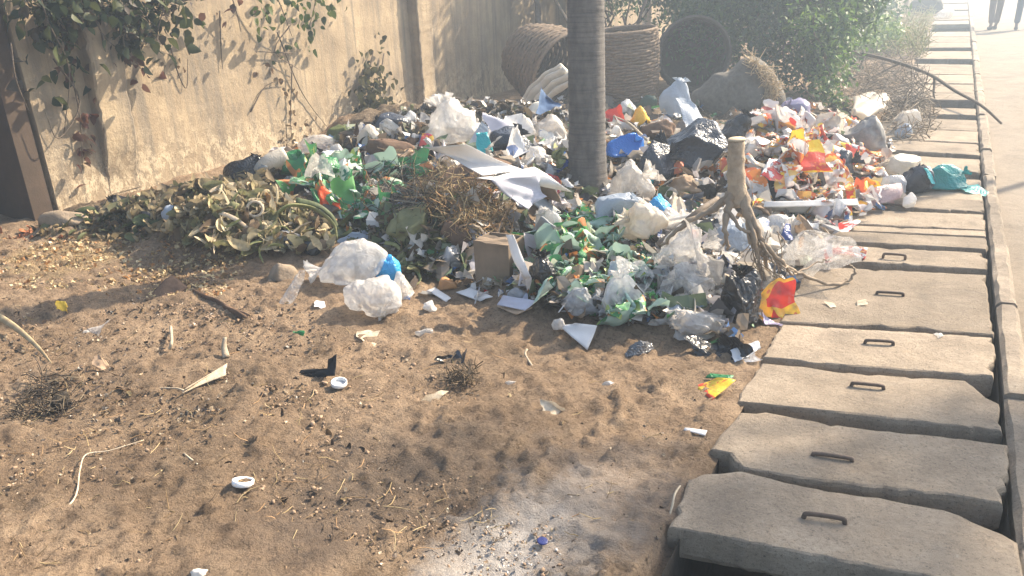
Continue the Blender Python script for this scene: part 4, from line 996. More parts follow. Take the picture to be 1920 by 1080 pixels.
crowd('plastic_scrap', 'crumpled clear plastic scrap among the clear bags under the roots', 'plastic scrap', 'clear scraps under the roots', CLZ, 46, [P_CLEAR, P_MILKY, P_WHITE, W_WHITE], 40, 74, up=(.02, .09))
MIDZ = [(880, 215), (1060, 225), (1060, 370), (1000, 330), (900, 270), (840, 260)]
crowd('plastic_scrap', 'crumpled pale scrap between the white sheet and the palm', 'plastic scrap', 'pale scraps behind the white sheet', MIDZ, 40, [P_WHITE, P_MILKY, W_WHITE, PAPER, P_GREYC, PAPERB], 36, 75, up=(.02, .09))
RZ = [(1140, 210), (1250, 215), (1420, 240), (1400, 300), (1340, 400), (1280, 420), (1210, 380), (1200, 320), (1150, 260)]
crowd('plastic_scrap', 'crumpled scrap in the dark heap right of the palm', 'plastic scrap', 'scraps right of the palm', RZ, 26, [P_GREYC, P_MILKY, PAPERB, W_ORANGE, P_DKBLU, W_WHITE], 36, 76, up=(.0, .06))
BZ = [(560, 270), (700, 235), (830, 225), (830, 290), (700, 300), (590, 300)]
crowd('plastic_scrap', 'crumpled scrap along the back of the heap by the wall', 'plastic scrap', 'scraps along the wall', BZ, 40, [P_GREYC, P_MILKY, PAPERB, P_DKBLU, W_WHITE, CARDD], 34, 77, up=(.0, .07))
LZ = [(1420, 390), (1600, 395), (1560, 440), (1540, 480), (1420, 470), (1390, 430)]
crowd('plastic_scrap', 'crumpled white scrap in front of the foam strip', 'plastic scrap', 'white scraps before the foam strip', LZ, 42, [P_WHITE, P_MILKY, W_RED, W_WHITE, P_CREAM, PAPERB], 42, 78, up=(.01, .09))
FZ = [(760, 500), (900, 540), (1000, 560), (900, 575), (780, 560)]
crowd('paper_scrap', 'small pale paper scrap on the earth at the foot of the box', 'paper scrap', 'paper scraps by the box', FZ, 12, [PAPER, PAPERL, PAPERB, W_WHITE], 28, 79, up=(.0, .02), folds=1, amp=.12, tilt=0)
BKZ = [(1160, 380), (1260, 400), (1290, 440), (1240, 450), (1180, 420)]
crowd('plastic_scrap', 'crumpled pale scrap at the right foot of the palm', 'plastic scrap', 'pale scraps at the palm foot', BKZ, 16, [P_WHITE, P_CREAM, P_MILKY], 46, 80, up=(.02, .08))
# wilted leaves
def curled_leaf(L, W, seed, n=9):
    r = np.random.default_rng(seed); V = []; F_ = []; m_ = 5; roll = r.uniform(.35, 2.5); bend = r.uniform(-1.8, 2.6); tw = r.uniform(-1, 1)
    for i in range(n + 1):
        t = i / n; ww = W * .5 * (math.sin(math.pi * min(1, .06 + .92 * t ** .8)) ** .7); a0 = bend * t
        cx_ = L * (math.sin(a0) / bend if abs(bend) > .05 else t); cz = L * ((1 - math.cos(a0)) / bend if abs(bend) > .05 else 0)
        for j in range(m_):
            u = j / (m_ - 1) * 2 - 1; ph = u * roll * .5 + tw * t; rr = ww / max(.3, roll * .5)
            y_ = rr * math.sin(ph); z_ = rr * (1 - math.cos(ph)) + .05 * W * r.normal()
            V.append((y_, cx_ - z_ * math.sin(a0), cz + z_ * math.cos(a0)))
    for i in range(n):
        for j in range(m_ - 1): F_.append((i * m_ + j, i * m_ + j + 1, (i + 1) * m_ + j + 1, (i + 1) * m_ + j))
    V = np.array(V); return V - V.mean(0), F_
WL = [matte('wilted_leaf_%s' % nm, c, c2, 9, .65, 50, .4, .006, .3) for nm, c, c2 in (('tan', (.50, .41, .24), (.30, .23, .13)), ('olive', (.27, .26, .13), (.14, .14, .065)), ('pale', (.64, .56, .39), (.42, .35, .22)),
      ('brown', (.16, .11, .065), (.08, .055, .035)), ('green', (.10, .13, .055), (.05, .07, .03)))]
def leaves(label, group, poly, count, wpx, seed, mats, up=(.01, .1), name='wilted_leaf', wd=None):
    r = np.random.default_rng(seed); pool = []
    for q in range(8):
        V, F_ = curled_leaf(1.0, wd or r.uniform(.35, .7), seed * 17 + q)
        for mt in mats: pool.append(mesh_data(name, V, F_, mt, smooth=True))
    for q in range(count):
        x, y = in_zone(poly, r); p = surf(x, y, r.uniform(*up)); s = mpp(p) * wpx * r.uniform(.55, 1.5)
        o = link(name, pool[int(r.integers(len(pool)))], None, p, (r.normal(0, .7), r.normal(0, .7), r.uniform(0, 6.28)), (s, s, s)); tag(o, label, 'leaf', group)
LHZ = [(340, 380), (400, 350), (480, 350), (560, 385), (620, 420), (620, 460), (520, 470), (440, 465), (350, 450), (310, 420)]
def leaf_mass(name, label, poly, count, wpx, seed, cols, up):
    r = np.random.default_rng(seed); Vs = []; Fs = []; Ts = []; b = 0
    for q in range(count):
        V, F_ = curled_leaf(1.0, r.uniform(.35, .7), seed * 7 + q, 5); x, y = in_zone(poly, r); p = surf(x, y, r.uniform(*up)); s = mpp(p) * wpx * r.uniform(.5, 1.4)
        M_ = np.array(Euler((r.normal(0, .7), r.normal(0, .7), r.uniform(0, 6.28))).to_matrix())
        Vs.append(V @ M_.T * s + np.array(p)); Fs.append(np.array(F_) + b); b += len(V)
        Ts.append(np.repeat((np.array(cols[int(r.integers(len(cols)))]) * r.uniform(.7, 1.2))[None], len(V), 0))
    o = obj(name, np.concatenate(Vs), np.concatenate(Fs), attr_mat('leaf_refuse', .7, .25, .3), tint=np.concatenate(Ts)); return tag(o, label, 'leaves', None, 'stuff')
leaf_mass('leaf_refuse', 'packed mass of wilted leaves under the pale leaf heap', LHZ + [], 500, 36, 181, [(.42, .34, .2), (.3, .25, .13), (.2, .17, .09), (.52, .45, .3), (.14, .1, .06)], (.0, .09))
leaf_mass('leaf_refuse', 'crest of wilted leaves along the top of the leaf heap', [(335, 395), (390, 352), (480, 345), (560, 380), (480, 400), (400, 400)], 300, 36, 182, [(.40, .32, .19), (.25, .2, .11), (.13, .1, .055), (.5, .42, .28)], (.02, .13))
leaf_mass('leaf_refuse', 'dark rotting leaves packed below the straw heap', [(650, 400), (830, 400), (840, 470), (800, 530), (730, 500), (650, 450)], 260, 34, 183, [(.11, .12, .05), (.16, .16, .075), (.07, .06, .035), (.24, .22, .12)], (.0, .06))
leaf_mass('leaf_refuse', 'dark rotting leaves banked between the pale leaf heap and the wall', [(190, 392), (330, 352), (480, 315), (510, 330), (400, 372), (250, 405)], 420, 34, 185, [(.17, .13, .08), (.1, .08, .05), (.3, .24, .14), (.13, .13, .065), (.4, .33, .2)], (.0, .10))
leaf_mass('leaf_refuse', 'low strip of rotting leaves along the foot of the wall', [(60, 430), (140, 400), (330, 380), (360, 440), (250, 450), (60, 440)], 200, 26, 184, [(.16, .12, .07), (.1, .08, .045), (.26, .2, .11), (.12, .13, .06)], (.0, .03))
leaves('curled wilted leaf in the pale leaf heap by the wall', 'wilted leaves in the pale heap', LHZ, 150, 46, 81, [WL[0], WL[1], WL[1], WL[2], WL[3]], (.02, .13))
leaves('thin pale torn leaf rib in the pale leaf heap by the wall', 'leaf ribs in the pale heap', LHZ, 40, 60, 181, [WL[2], HUSK, LEAFY], (.04, .14), 'leaf_rib', .16)
leaves('limp olive leaf in the rotting greens below the straw heap', 'limp leaves below the straw', [(640, 400), (740, 390), (830, 420), (830, 480), (770, 520), (720, 480), (650, 450)], 70, 44, 82, [WL[1], WL[4], WL[3]], (.0, .07))
leaves('dark wilted leaf in the small low heap at the wall foot', 'wilted leaves at the wall foot', [(150, 400), (230, 375), (300, 400), (310, 425), (220, 425), (150, 420)], 46, 34, 83, [WL[3], WL[1], WL[4], WL[0]], (.0, .06))
leaves('fallen rust brown leaf by the shaded pier', 'fallen leaves by the pier', [(0, 425), (70, 430), (120, 445), (40, 455), (0, 450)], 26, 18, 84, [matte('rust_leaf', (.36, .13, .05), (.2, .08, .04), 9, .7)], (.0, .015), 'fallen_leaf')
leaves('small dry leaf lying on the bare earth', 'dry leaves on the earth', [(100, 600), (600, 620), (1000, 660), (1250, 760), (1100, 950), (500, 1040), (100, 1000)], 46, 19, 85, [WL[3], WL[0], matte('dark_leaf', (.09, .06, .04), (.05, .035, .025), 9, .8)], (.0, .008), 'fallen_leaf')

# ---------------------------------------------------------------- baskets, sack and the back of the heap
M_CANE = matte('weathered_cane', (.22, .155, .10), (.11, .08, .055), 30, .8, 90, .4, .005)
M_CANED = matte('dark_cane', (.09, .075, .06), (.05, .042, .035), 30, .85, 90, .4, .005)
def basket(name, label, base, r0, r1, H_, rot, mat, seed, bands=22, stakes=26, waste=0):
    root = empty(name, base); root.rotation_euler = rot; tag(root, label, 'basket')
    r = np.random.default_rng(seed)
    def rr(z): return r0 + (r1 - r0) * z / H_ + .03 * math.sin(math.pi * z / H_)
    for k in range(bands):                       # woven strands, over and under the stakes
        z = H_ * (k + .5) / bands; m_ = MB(); P = []; seg = stakes * 2
        for s in range(seg + 1):
            a = 2 * math.pi * s / seg; q = rr(z) + .011 * (1 if (s // 2 + k) % 2 else -1) * (1 if s % 2 == 0 else .4) + .004 * r.normal()
            P.append((q * math.cos(a), q * math.sin(a), z + .006 * r.normal()))
        P[-1] = P[0]
        m_.tube(P, H_ / bands * .56, 5, squash=.4 if False else 1.0, cap=False); m_.build('woven_band', mat, root, smooth=True)
    for s in range(stakes):
        a = 2 * math.pi * (s + .5) / stakes; m_ = MB()
        m_.tube([(rr(z) * math.cos(a), rr(z) * math.sin(a), z) for z in np.linspace(0, H_, 5)], .010, 5); m_.build('stake', mat, root)
    m_ = MB(); P = [(rr(H_) * math.cos(a), rr(H_) * math.sin(a), H_ + .01) for a in np.linspace(0, 2 * math.pi, 41)]
    m_.tube(P, .024, 7, cap=False); m_.build('rim', mat, root)
    m_ = MB(); m_.add([(rr(0) * math.cos(a), rr(0) * math.sin(a), .01) for a in np.linspace(0, 2 * math.pi, 24, endpoint=False)], [tuple(range(24))]); m_.build('bottom', M_CANED, root)
    return root
b1 = at_depth_y(985, 150, 9.6)
basket('wicker_basket', 'battered wicker basket lying tipped on its side against the wall', (-5.38, 10.3, .66), .40, .56, .82, Euler((rad(108), rad(6), rad(72))), M_CANE, 1)
basket('wicker_basket', 'upright brown woven basket just right of the palm trunk', (-3.86, 10.35, .02), .42, .455, .92, Euler((rad(3), rad(-2), 0)), M_CANE, 2, 24, 28)
basket('wicker_basket', 'dark open basket lying sideways behind the upright basket', (-3.35, 11.7, .47), .42, .48, .7, Euler((rad(80), 0, rad(20))), M_CANED, 3, 16, 22)
cb = at_depth_y(1000, 190, 9.35)
m_ = MB()
for dx, dz, rr_ in ((0, 0, .075), (.06, -.06, .06), (-.05, .05, .055), (.1, -.13, .05)):
    m_.tube(catmull([at_depth_y(x_, y_, 9.35 - dx * .5) - cb + Vector((dx, 0, dz)) for (x_, y_) in ((985, 208), (1000, 180), (1028, 152), (1062, 132))], 5), [rr_ * (1 + .15 * math.sin(k_ * 1.3)) for k_ in range(16)], 9, squash=.45)
put(m_.build('cloth', CLOTHW, None, loc=cb), 'off-white folded cloth hanging out of the tipped basket', 'cloth')
sheet(1024, 186, 44, 34, CLOTHB, 'cloth', 'dull blue cloth stuffed in the mouth of the tipped basket', 'cloth', 4, .3, .6, .36, smooth=True)
bag(1010, 215, 50, 40, CLOTHW, 'cloth_bundle', 'tan cloth bundle at the bottom of the tipped basket', 'cloth bundle', 0, .8, 3)
# the big grey sack
def lump(pts, mat, name, label, cat, seed, noise_=.05, sub=4):
    """one soft body through several overlapping balls, shrunk on by projecting a sphere: pts = (x,y,z,r) in metres, local"""
    V, F_ = ico(sub); c = np.array([p[:3] for p in pts]).mean(0); P = []
    rr = np.random.default_rng(seed); best = np.zeros(len(V))
    for t in np.linspace(.02, 2.2, 150):
        q = c + V * t; ins = np.zeros(len(V), bool)
        f = np.zeros(len(V))
        for (x, y_, z, r_) in pts: f += np.exp(-(np.linalg.norm(q - np.array((x, y_, z)), axis=1) / r_) ** 2 * 1.2)
        best = np.where(f > .78, t, best)
    for k in range(14):
        n_ = rnd_dirs(rr, 1)[0]; best = best * (1 + noise_ * (np.minimum(np.abs(V @ n_ - rr.uniform(-.6, .6)), .4) - .2) * 1.4)
    for k in range(16):
        n_ = rnd_dirs(rr, 1)[0]; n_[2] *= .5; q = V @ n_ - rr.uniform(-.7, .7) + .16 * np.sin(V @ (rnd_dirs(rr, 1)[0] * 4) + rr.uniform(0, 6))
        g_ = np.clip(V @ rnd_dirs(rr, 1)[0] * 1.5 + .5, 0, 1); best = best * (1 + rr.choice((-1, 1)) * rr.uniform(.012, .035) * np.maximum(0, 1 - np.abs(q) / rr.uniform(.10, .22)) * g_)
    P = c + V * best[:, None]; P[:, 2] = np.maximum(P[:, 2], -.05)
    return mesh_data(name, P, F_, mat, smooth=True)
sp = surf(1372, 214); 
o = link('jute_sack', lump([(-.60, .12, .22, .20), (-.30, .1, .38, .24), (.10, .05, .55, .30), (.32, 0, .52, .28), (.48, -.02, .24, .26), (.12, -.15, .18, .34), (.0, .2, .2, .34), (-.3, 0, .1, .3)], BURLAP, 'jute_sack', '', '', 5, .10, 5), None, (sp.x, sp.y + .22, sp.z - .03), (0, 0, CAMRZ), (.62, .70, .70))
put(o, 'big slumped grey sack with sunlit frayed right edge under the shrub', 'sack')
m_ = MB(); rq = np.random.default_rng(64); yq_ = sp.y + .12
for k_ in range(260):
    u_ = rq.random(); e_ = catmull([at_depth_y(1405, 116, yq_ + .05), at_depth_y(1438, 140, yq_), at_depth_y(1450, 172, yq_), at_depth_y(1436, 192, yq_ - .03), at_depth_y(1452, 222, yq_ - .05)], 8)
    p_ = e_[int(u_ * (len(e_) - 1))] + Vector(rq.normal(size=3)) * .03; d_ = Vector((rq.normal() * .05 + .03, rq.normal() * .05, rq.normal() * .06))
    m_.tube([p_ - d_, p_ + Vector(rq.normal(size=3)) * .01, p_ + d_], [.005, .005, .003], 3, tuple(np.array((.52, .41, .26)) * rq.uniform(.6, 1.1)), cap=False)  # fibre tint made bright for sunlight on the sack edge
tag(m_.build('sack_fibres', attr_mat('dry_stem', .8, .1, .2)), 'loose fibres on the frayed right sack edge, sunlight painted into their tan', 'fibres', None, 'stuff')

BACKW = [(640, 262), (760, 222), (860, 200), (960, 205), (1060, 195), (1060, 235), (880, 232), (760, 262), (660, 285)]
scraps('back_litter', 'mixed small litter and rotten bits along the wall behind the heap', 'litter', BACKW, 1500, .075, [(.1, .08, .06), (.16, .12, .085), (.06, .05, .04), (.35, .31, .26), (.62, .6, .57), (.22, .17, .11), (.05, .055, .07), (.12, .13, .06)], 48, .10)
leaf_mass('leaf_refuse', 'rotting brown leaves and peel along the wall behind the heap', BACKW, 260, 30, 186, [(.1, .075, .05), (.17, .13, .08), (.06, .05, .035), (.26, .22, .14)], (.0, .08))
scraps('wall_foot_litter', 'dark rotten bits between the wall and the leaf heap', 'litter', [(70, 430), (150, 400), (330, 365), (470, 320), (520, 330), (420, 370), (330, 410), (200, 430)], 700, .05, [(.1, .08, .055), (.16, .12, .08), (.06, .05, .035), (.3, .25, .17), (.2, .15, .09)], 49, .03)
# back row along the wall, left to right
bag(470, 325, 88, 55, P_BLACK, 'black_bag', 'small shiny black bag against the wall left of the green wrappers', 'bag')
drape([(440, 312, .1), (470, 300, .16), (500, 312, .16), (470, 322, .08)], GREYCARD, 'grey_card', 'folded grey card leaning on the wall behind the small black bag', 'card', 8, .08)
rope([(486, 322, .08), (505, 305, .13), (535, 292, .15)], (.06, .075), P_CREAM, 'sacking_roll', 'cream plastic roll between the small black bag and green wrappers', 'roll', 12)
bag(556, 296, 44, 26, P_BLACK, 'black_bag', 'flat black bag end poking out above the green wrappers', 'bag')
bag(600, 275, 80, 36, P_CLEAR, 'clear_bag', 'crumpled clear bag along the wall above the green wrappers', 'bag', soft=1)
bag(634, 288, 34, 30, P_WHITE, 'white_bag', 'small white knotted bag above the green wrappers', 'bag')
bag(664, 274, 46, 28, P_BLACK, 'black_bag', 'thin black bag strip below the mossy pad at the wall', 'bag')
bag(640, 250, 54, 26, matte('moss_green', (.13, .16, .05), (.07, .085, .03), 20, .95, 70, .7), 'moss_pad', 'mossy green pad at the wall foot where the creeper ends', 'moss', 0, .9, 3)
bag(690, 262, 50, 44, P_CREAM, 'cream_bag', 'dusty cream bag left of the dark bag by the pilaster', 'bag')
bag(732, 240, 64, 48, P_DKBLU, 'dark_bag', 'dull blue-black bag at the foot of the pilaster', 'bag')
bag(765, 232, 44, 40, P_GREYC, 'clear_bag', 'grey clear bag right of the pilaster foot', 'bag', soft=1)
bag(720, 285, 100, 34, CARDD, 'rotten_cardboard', 'dark rotten cardboard lump behind the dark stalks', 'cardboard', 0, .8)
sheet(797, 258, 30, 32, W_YELRED, 'snack_packet', 'red and yellow packet left of the tall white bag', 'packet', 2, .25, .7, .10)
bag(842, 240, 112, 92, P_FILM, 'white_bag', 'tall peaked white plastic bag by the wall behind the white sheet', 'bag', 0, .9, 5, 1.25, mouth=(-.25, -.15, 1), dents=8)
bag(815, 205, 40, 40, P_CLEAR, 'clear_bag', 'wispy clear bag top left of the tall white bag', 'bag', .2, .8, 3, 1)
sheet(908, 262, 32, 44, P_TURQ, 'cyan_film', 'cyan plastic piece right of the tall white bag', 'plastic film', 2, .2, .9, .12)
sheet(900, 250, 40, 40, P_GREYB, 'grey_film', 'pale grey film behind the cyan piece', 'plastic film', 3, .3, .8, .14)
sheet(938, 236, 66, 38, PAPERL, 'paper_sheet', 'lavender grey paper sheet above the black and white bag', 'paper', 1, .2, .6, .12)
bag(955, 275, 90, 56, P_DKBLU, 'black_bag', 'black bag with white print behind the white sheet', 'bag', soft=.8)
sheet(968, 270, 44, 30, W_WHITE, 'printed_film', 'white printed film lying on the black bag behind the white sheet', 'plastic film', 3, .35, .6, .16)
sheet(985, 240, 60, 36, P_WHITE, 'white_film', 'bright white film peaked over the black bag left of the basket', 'plastic film', 3, .4, .7, .15)
bag(1030, 250, 70, 54, P_MILKY, 'milky_bag', 'dull milky bag just left of the palm below the basket', 'bag', soft=.9)
bag(1005, 300, 50, 40, P_CLEAR, 'clear_bag', 'clear bag left of the palm above the sheet corner', 'bag', soft=1)
sheet(1055, 308, 22, 26, P_NAVY, 'navy_scrap', 'navy blue scrap touching the left side of the palm', 'scrap', 3, .3, .6, .10)
leaves('fresh yellow-green leaf sprig left of the palm trunk', 'sprig leaves left of the palm', [(1040, 270), (1062, 275), (1060, 320), (1040, 310)], 14, 26, 86, [LEAFY], (.06, .18), 'sprig_leaf')
sheet(1035, 345, 40, 30, W_RED, 'snack_wrapper', 'dull red wrapper wedged at the left foot of the palm', 'wrapper', 3, .3, .5, .08)
bag(905, 338, 150, 62, CARDD, 'rotten_cardboard', 'dark crumpled cardboard propping up the long white sheet', 'cardboard', 0, 1.0, 4, 1.2, sink=.1)
bag(990, 356, 90, 46, P_GREYC, 'grey_bag', 'grey bag under the narrow white sheet end', 'bag', 0, 1.0, 4, 1)
# big white sheet in the middle
drape([(792, 276, .34), (872, 271, .42), (985, 318, .37), (902, 330, .35)], PAPER, 'white_sheet', 'long bright white sheet draped across the middle of the heap', 'sheet', 18, .12, .002, 9, smooth=True)
drape([(890, 335, .355), (990, 319, .375), (1064, 364, .22), (1035, 354, .18)], PAPER, 'white_sheet', 'narrow white sheet end running down to the palm foot', 'sheet', 14, .11, .002, 9, smooth=True)
drape([(888, 336, .345), (990, 326, .36), (1015, 368, .20), (968, 392, .17)], PAPERL, 'grey_flap', 'lavender grey flap hanging under the long white sheet', 'sheet', 16, .2, .002, 9, smooth=True)
drape([(1000, 345, .22), (1040, 350, .20), (1055, 378, .12), (1020, 370, .12)], CARD, 'cardboard_flap', 'brown flap under the white sheet end beside the palm', 'cardboard', 8, .08, .004)
drape([(985, 372, .12), (1005, 362, .14), (1052, 400, .06), (1030, 408, .05)], GREYCARD, 'grey_board', 'grey-green board strip leaning below the lavender flap', 'board', 6, .02, .012)
rope([(915, 340, .30), (930, 328, .33), (955, 326, .33), (975, 338, .30)], .012, P_BLACK, 'black_strip', 'black plastic strip lying on the lavender flap', 'strip', 6, .5)
# green heap at the wall
bag(648, 372, 64, 50, P_DKGRN, 'green_bag', 'dark green bag under the green wrappers right of the orange cloth', 'bag', soft=.9)
bag(545, 318, 56, 50, P_GREEN, 'green_bag', 'bright green bag with orange print at the left of the green heap', 'bag', soft=.9)
bag(612, 330, 70, 56, P_GREEN, 'green_bag', 'glossy green bag in the middle of the green heap', 'bag', soft=1)
sheet(596, 312, 56, 26, P_MILKY, 'clear_film', 'clear film strip over the glossy green bag', 'plastic film', 3, .3, .5, .20)
sheet(610, 368, 44, 40, P_ORNG, 'orange_cloth', 'vivid orange crumpled cloth below the green heap', 'cloth', 3, .35, .8, .12, smooth=True)
sheet(628, 380, 26, 24, P_ORNG, 'orange_cloth', 'smaller orange scrap tucked under the vivid orange cloth', 'cloth', 3, .35, .8, .08, smooth=True)
# long leaf stalks over the leaf heap
for pts, rr_, mt, lb in (([(520, 400, .14), (545, 385, .20), (590, 392, .18), (625, 420, .08), (632, 450, .02)], (.030, .012), LEAFY, 'long pale leaf stalk arching over the right of the leaf heap'),
                         ([(555, 375, .2), (595, 385, .2), (622, 405, .12), (634, 430, .05)], (.022, .012), LEAFG, 'green stalk arching above the pale leaf stalk'),
                         ([(490, 440, .05), (530, 425, .1), (545, 440, .08), (548, 465, .03)], (.018, .010), LEAFY, 'short curved stalk at the front of the leaf heap'),
                         ([(745, 400, .12), (752, 440, .08), (775, 470, .05), (815, 475, .03)], (.026, .016), LEAFY, 'thick yellowish stalk bent like a hook below the straw'),
                         ([(722, 455, .1), (745, 462, .08), (775, 500, .05), (788, 525, .03), (765, 545, .01)], (.014, .006), LEAFY, 'thin pale stalk curling down right of the blue net'),
                         ([(400, 395, .12), (440, 410, .14), (470, 430, .08), (500, 428, .06)], (.016, .010), HUSK, 'pale curved stalk in the middle of the leaf heap')):
    rope(pts, rr_, mt, 'leaf_stalk', lb, 'stalk', 8, .35)
bag(770, 440, 90, 80, WL[1], 'leaf_sheath', 'big olive rolled leaf sheath below the straw heap', 'leaf', 0, .8, 4, 1.2)
bag(440, 362, 60, 34, WL[3], 'leaf_clump', 'dark brown leaf clump topping the left of the leaf heap', 'leaves', 0, .8, 4, 1.6, sink=.5)
sheet(505, 378, 26, 36, matte('orange_leaf', (.45, .24, .06), (.3, .15, .05), 8, .6, 40, .3, .004, .3), 'orange_leaf', 'upright orange dead leaf at the top of the leaf heap', 'leaf', 2, .3, 1.0, .14, smooth=True)
m_ = MB(); ra = [Vector((.05 * math.cos(a), .05 * math.sin(a), 0)) for a in np.linspace(0, 2 * math.pi, 19)]; m_.tube(ra, .010, 6, cap=False)
o = m_.build('stem_ring', HUSK, None, loc=surf(478, 392, .17), rot=(1.1, .2, CAMRZ)); put(o, 'pale curled stem ring on top of the leaf heap', 'stem')
bag(535, 458, 92, 36, P_GREYC, 'clear_bag', 'torn grey clear bag at the front foot of the leaf heap', 'bag', soft=1)
bag(582, 470, 40, 30, P_BLACK, 'black_bag', 'small black bag scrap between leaf heap and white bag', 'bag')
bag(320, 405, 34, 34, P_GREYB, 'grey_film_wad', 'pale grey-blue film wad left of the leaf heap', 'plastic film', soft=1)
bag(220, 385, 60, 30, P_BLACK, 'black_bag', 'black bag hump on the small heap at the wall foot', 'bag')
bag(272, 412, 46, 26, P_BLACK, 'black_bag', 'low black bag beside the pale grey-blue wad', 'bag')
stone(110, 412, 88, 34, STONE, 'concrete_lump', 'flat rounded concrete lump at the corner of the wall', 'stone', .2)
stone(525, 512, 58, 42, STONE, 'stone', 'tan stone half sunk in earth left of the white bags', 'stone', .25)
sheet(545, 548, 42, 44, P_CLEAR, 'clear_film', 'clear torn film hanging from the tan stone', 'plastic film', 3, .3, .8, .05)
# white bags in the left middle
bag(650, 505, 138, 92, P_FILM, 'white_bag', 'big white bag with a ragged left edge, uppermost of the front pair', 'bag', 0, .95, 5, 1.1, mouth=(-.95, -.3, -.1), dents=12, pits=.35)
bag(692, 566, 108, 78, P_FILM, 'white_bag', 'translucent white bag with its neck pointing down on the earth', 'bag', 0, 1.0, 5, 1.15, .15, mouth=(.35, -.85, -.35), dents=12, pits=.35)
bag(727, 512, 52, 62, P_SKY, 'blue_net', 'bright blue net bundle beside the big white bag', 'net', 0, .8, 4, 1.3, dents=40)
bag(748, 545, 50, 60, P_CLEAR, 'clear_bag', 'crinkled clear bag right of the bright blue net', 'bag', soft=1.2)
sheet(764, 560, 14, 18, P_BLUE, 'blue_scrap', 'tiny blue scrap at the foot of the crinkled clear bag', 'scrap', 3, .4, .5, .02)
bag(806, 578, 28, 22, P_WHITE, 'white_wad', 'small white plastic wad on the earth right of the white bags', 'plastic wad', soft=1.2)
sheet(600, 569, 20, 14, PAPER, 'paper_chip', 'tiny white paper chip in the shade of the white bags', 'paper', 1, .15, .2, .012)
bag(672, 452, 70, 30, P_GREYB, 'grey_bag', 'limp grey-blue bag above the big white bag', 'bag', soft=1)
# around the box
CUB = surf(938, 545)
def box_thing(px, py, wpx, dpx, hpx, rz, mat, name, label, cat, open_top=True):
    p = surf(px, py); s = mpp(p); w_, d_, h_ = wpx * s, dpx * s, hpx * s; root = empty(name, p, rz); tag(root, label, cat); t = .006
    for nm, (x0, x1, y0, y1, z0, z1) in (('panel', (0, w_, 0, t, -.02, h_)), ('panel', (w_ - t, w_, t + .001, d_, -.02, h_)), ('panel', (0, w_ - t - .001, d_ - t, d_, -.02, h_)), ('panel', (0, t, t + .001, d_ - t - .001, -.02, h_)), ('panel', (t + .001, w_ - t - .001, t + .001, d_ - t - .001, -.02, -.01))):
        m_ = MB(); m_.box(x0, x1, y0, y1, z0, z1); m_.build(nm, mat, root, smooth=False)
    for (x, y_, a, ax) in ((w_ / 2, 0, .9, 'x'),):
        f = drape_local([(0, -.004, h_), (w_, -.004, h_), (w_ * .95, .10, h_ + .012), (w_ * .05, .10, h_ + .012)], mat, 'flap', root)
    return root
def drape_local(c4, mat, name, root, n=6, th=.005):
    A = [np.array(c) for c in c4]; r = np.random.default_rng(sd())
    V = []; 
    for i in range(n):
        for j in range(n):
            u, v_ = i / (n - 1), j / (n - 1); p = A[0] * (1 - u) * (1 - v_) + A[1] * u * (1 - v_) + A[2] * u * v_ + A[3] * (1 - u) * v_; V.append(p + np.array((0, 0, .006 * r.normal())))
    F_ = [(i * n + j, (i + 1) * n + j, (i + 1) * n + j + 1, i * n + j + 1) for i in range(n - 1) for j in range(n - 1)]
    o = obj(name, V, F_, mat, root, smooth=False); md = o.modifiers.new('thickness', 'SOLIDIFY'); md.thickness = th; return o
box_thing(893, 540, 72, 62, 92, CAMRZ - rad(28), CARD, 'cardboard_box', 'brown cardboard box standing at the front of the heap', 'box')
drape([(995, 440, .02), (1016, 405, .26), (1040, 425, .24), (1012, 470, .02)], GREYCARD, 'grey_board', 'pale grey board leaning right of the cardboard box', 'board', 6, .03, .01)
bag(1032, 425, 56, 66, P_WHITE, 'white_bag', 'bright white bag right of the leaning grey board', 'bag', 0, .7, 4, .8)
drape([(950, 440, .36), (966, 440, .36), (996, 520, .16), (984, 524, .14)], PAPER, 'white_strap', 'white flat strap curving down from the cardboard box', 'strap', 10, .04, .003, sag=-.25)
drape([(984, 522, .14), (996, 520, .16), (1000, 548, .03), (990, 550, .02)], PAPER, 'white_strap', 'lower end of the white strap beside the black bag', 'strap', 6, .04, .003)
bag(1020, 528, 58, 86, P_BLACK, 'black_bag', 'upright black bag standing before the green wrappers', 'bag', .2, .75, 4, 1.0)
drape([(932, 572, .03), (945, 554, .07), (1008, 565, .05), (985, 583, .02)], PAPERL, 'paper_sheet', 'lavender papers lying flat in front of the box', 'paper', 10, .06, .004)
drape([(930, 575, .006), (945, 566, .01), (1000, 580, .012), (968, 592, .006)], PAPERB, 'paper_sheet', 'stained cream card under the lavender papers', 'paper', 8, .05, .004)
bag(972, 556, 44, 26, P_GREYC, 'grey_bag', 'grey crumpled bag behind the lavender papers', 'bag', soft=1)
drape([(855, 550, .01), (880, 540, .03), (925, 558, .02), (900, 566, .008)], PAPER, 'paper_sheet', 'flat dirty white paper left of the lavender papers', 'paper', 8, .08, .003)
drape([(800, 545, .01), (815, 538, .02), (846, 560, .01), (836, 566, .006)], PAPER, 'paper_sheet', 'thin white card edge below the bread crust', 'paper', 6, .06, .003)
stone(836, 535, 40, 24, matte('bread_crust', (.42, .22, .09), (.28, .14, .06), 14, .8, 60, .4), 'bread_crust', 'orange brown bread crust on the litter left of the box', 'bread', .15)
sheet(914, 552, 16, 12, P_RED, 'red_scrap', 'tiny red scrap at the foot of the cardboard box', 'scrap', 2, .3, .5, .012)
bag(862, 452, 62, 60, CARDD, 'rotten_cardboard', 'rust brown rotten cardboard under the straw beside the box', 'cardboard', 0, .6, 4, .9)
sheet(886, 492, 36, 34, PAPERL, 'paper_sheet', 'small square pale paper on the front of the rotten cardboard', 'paper', 1, .12, 1.0, .08)
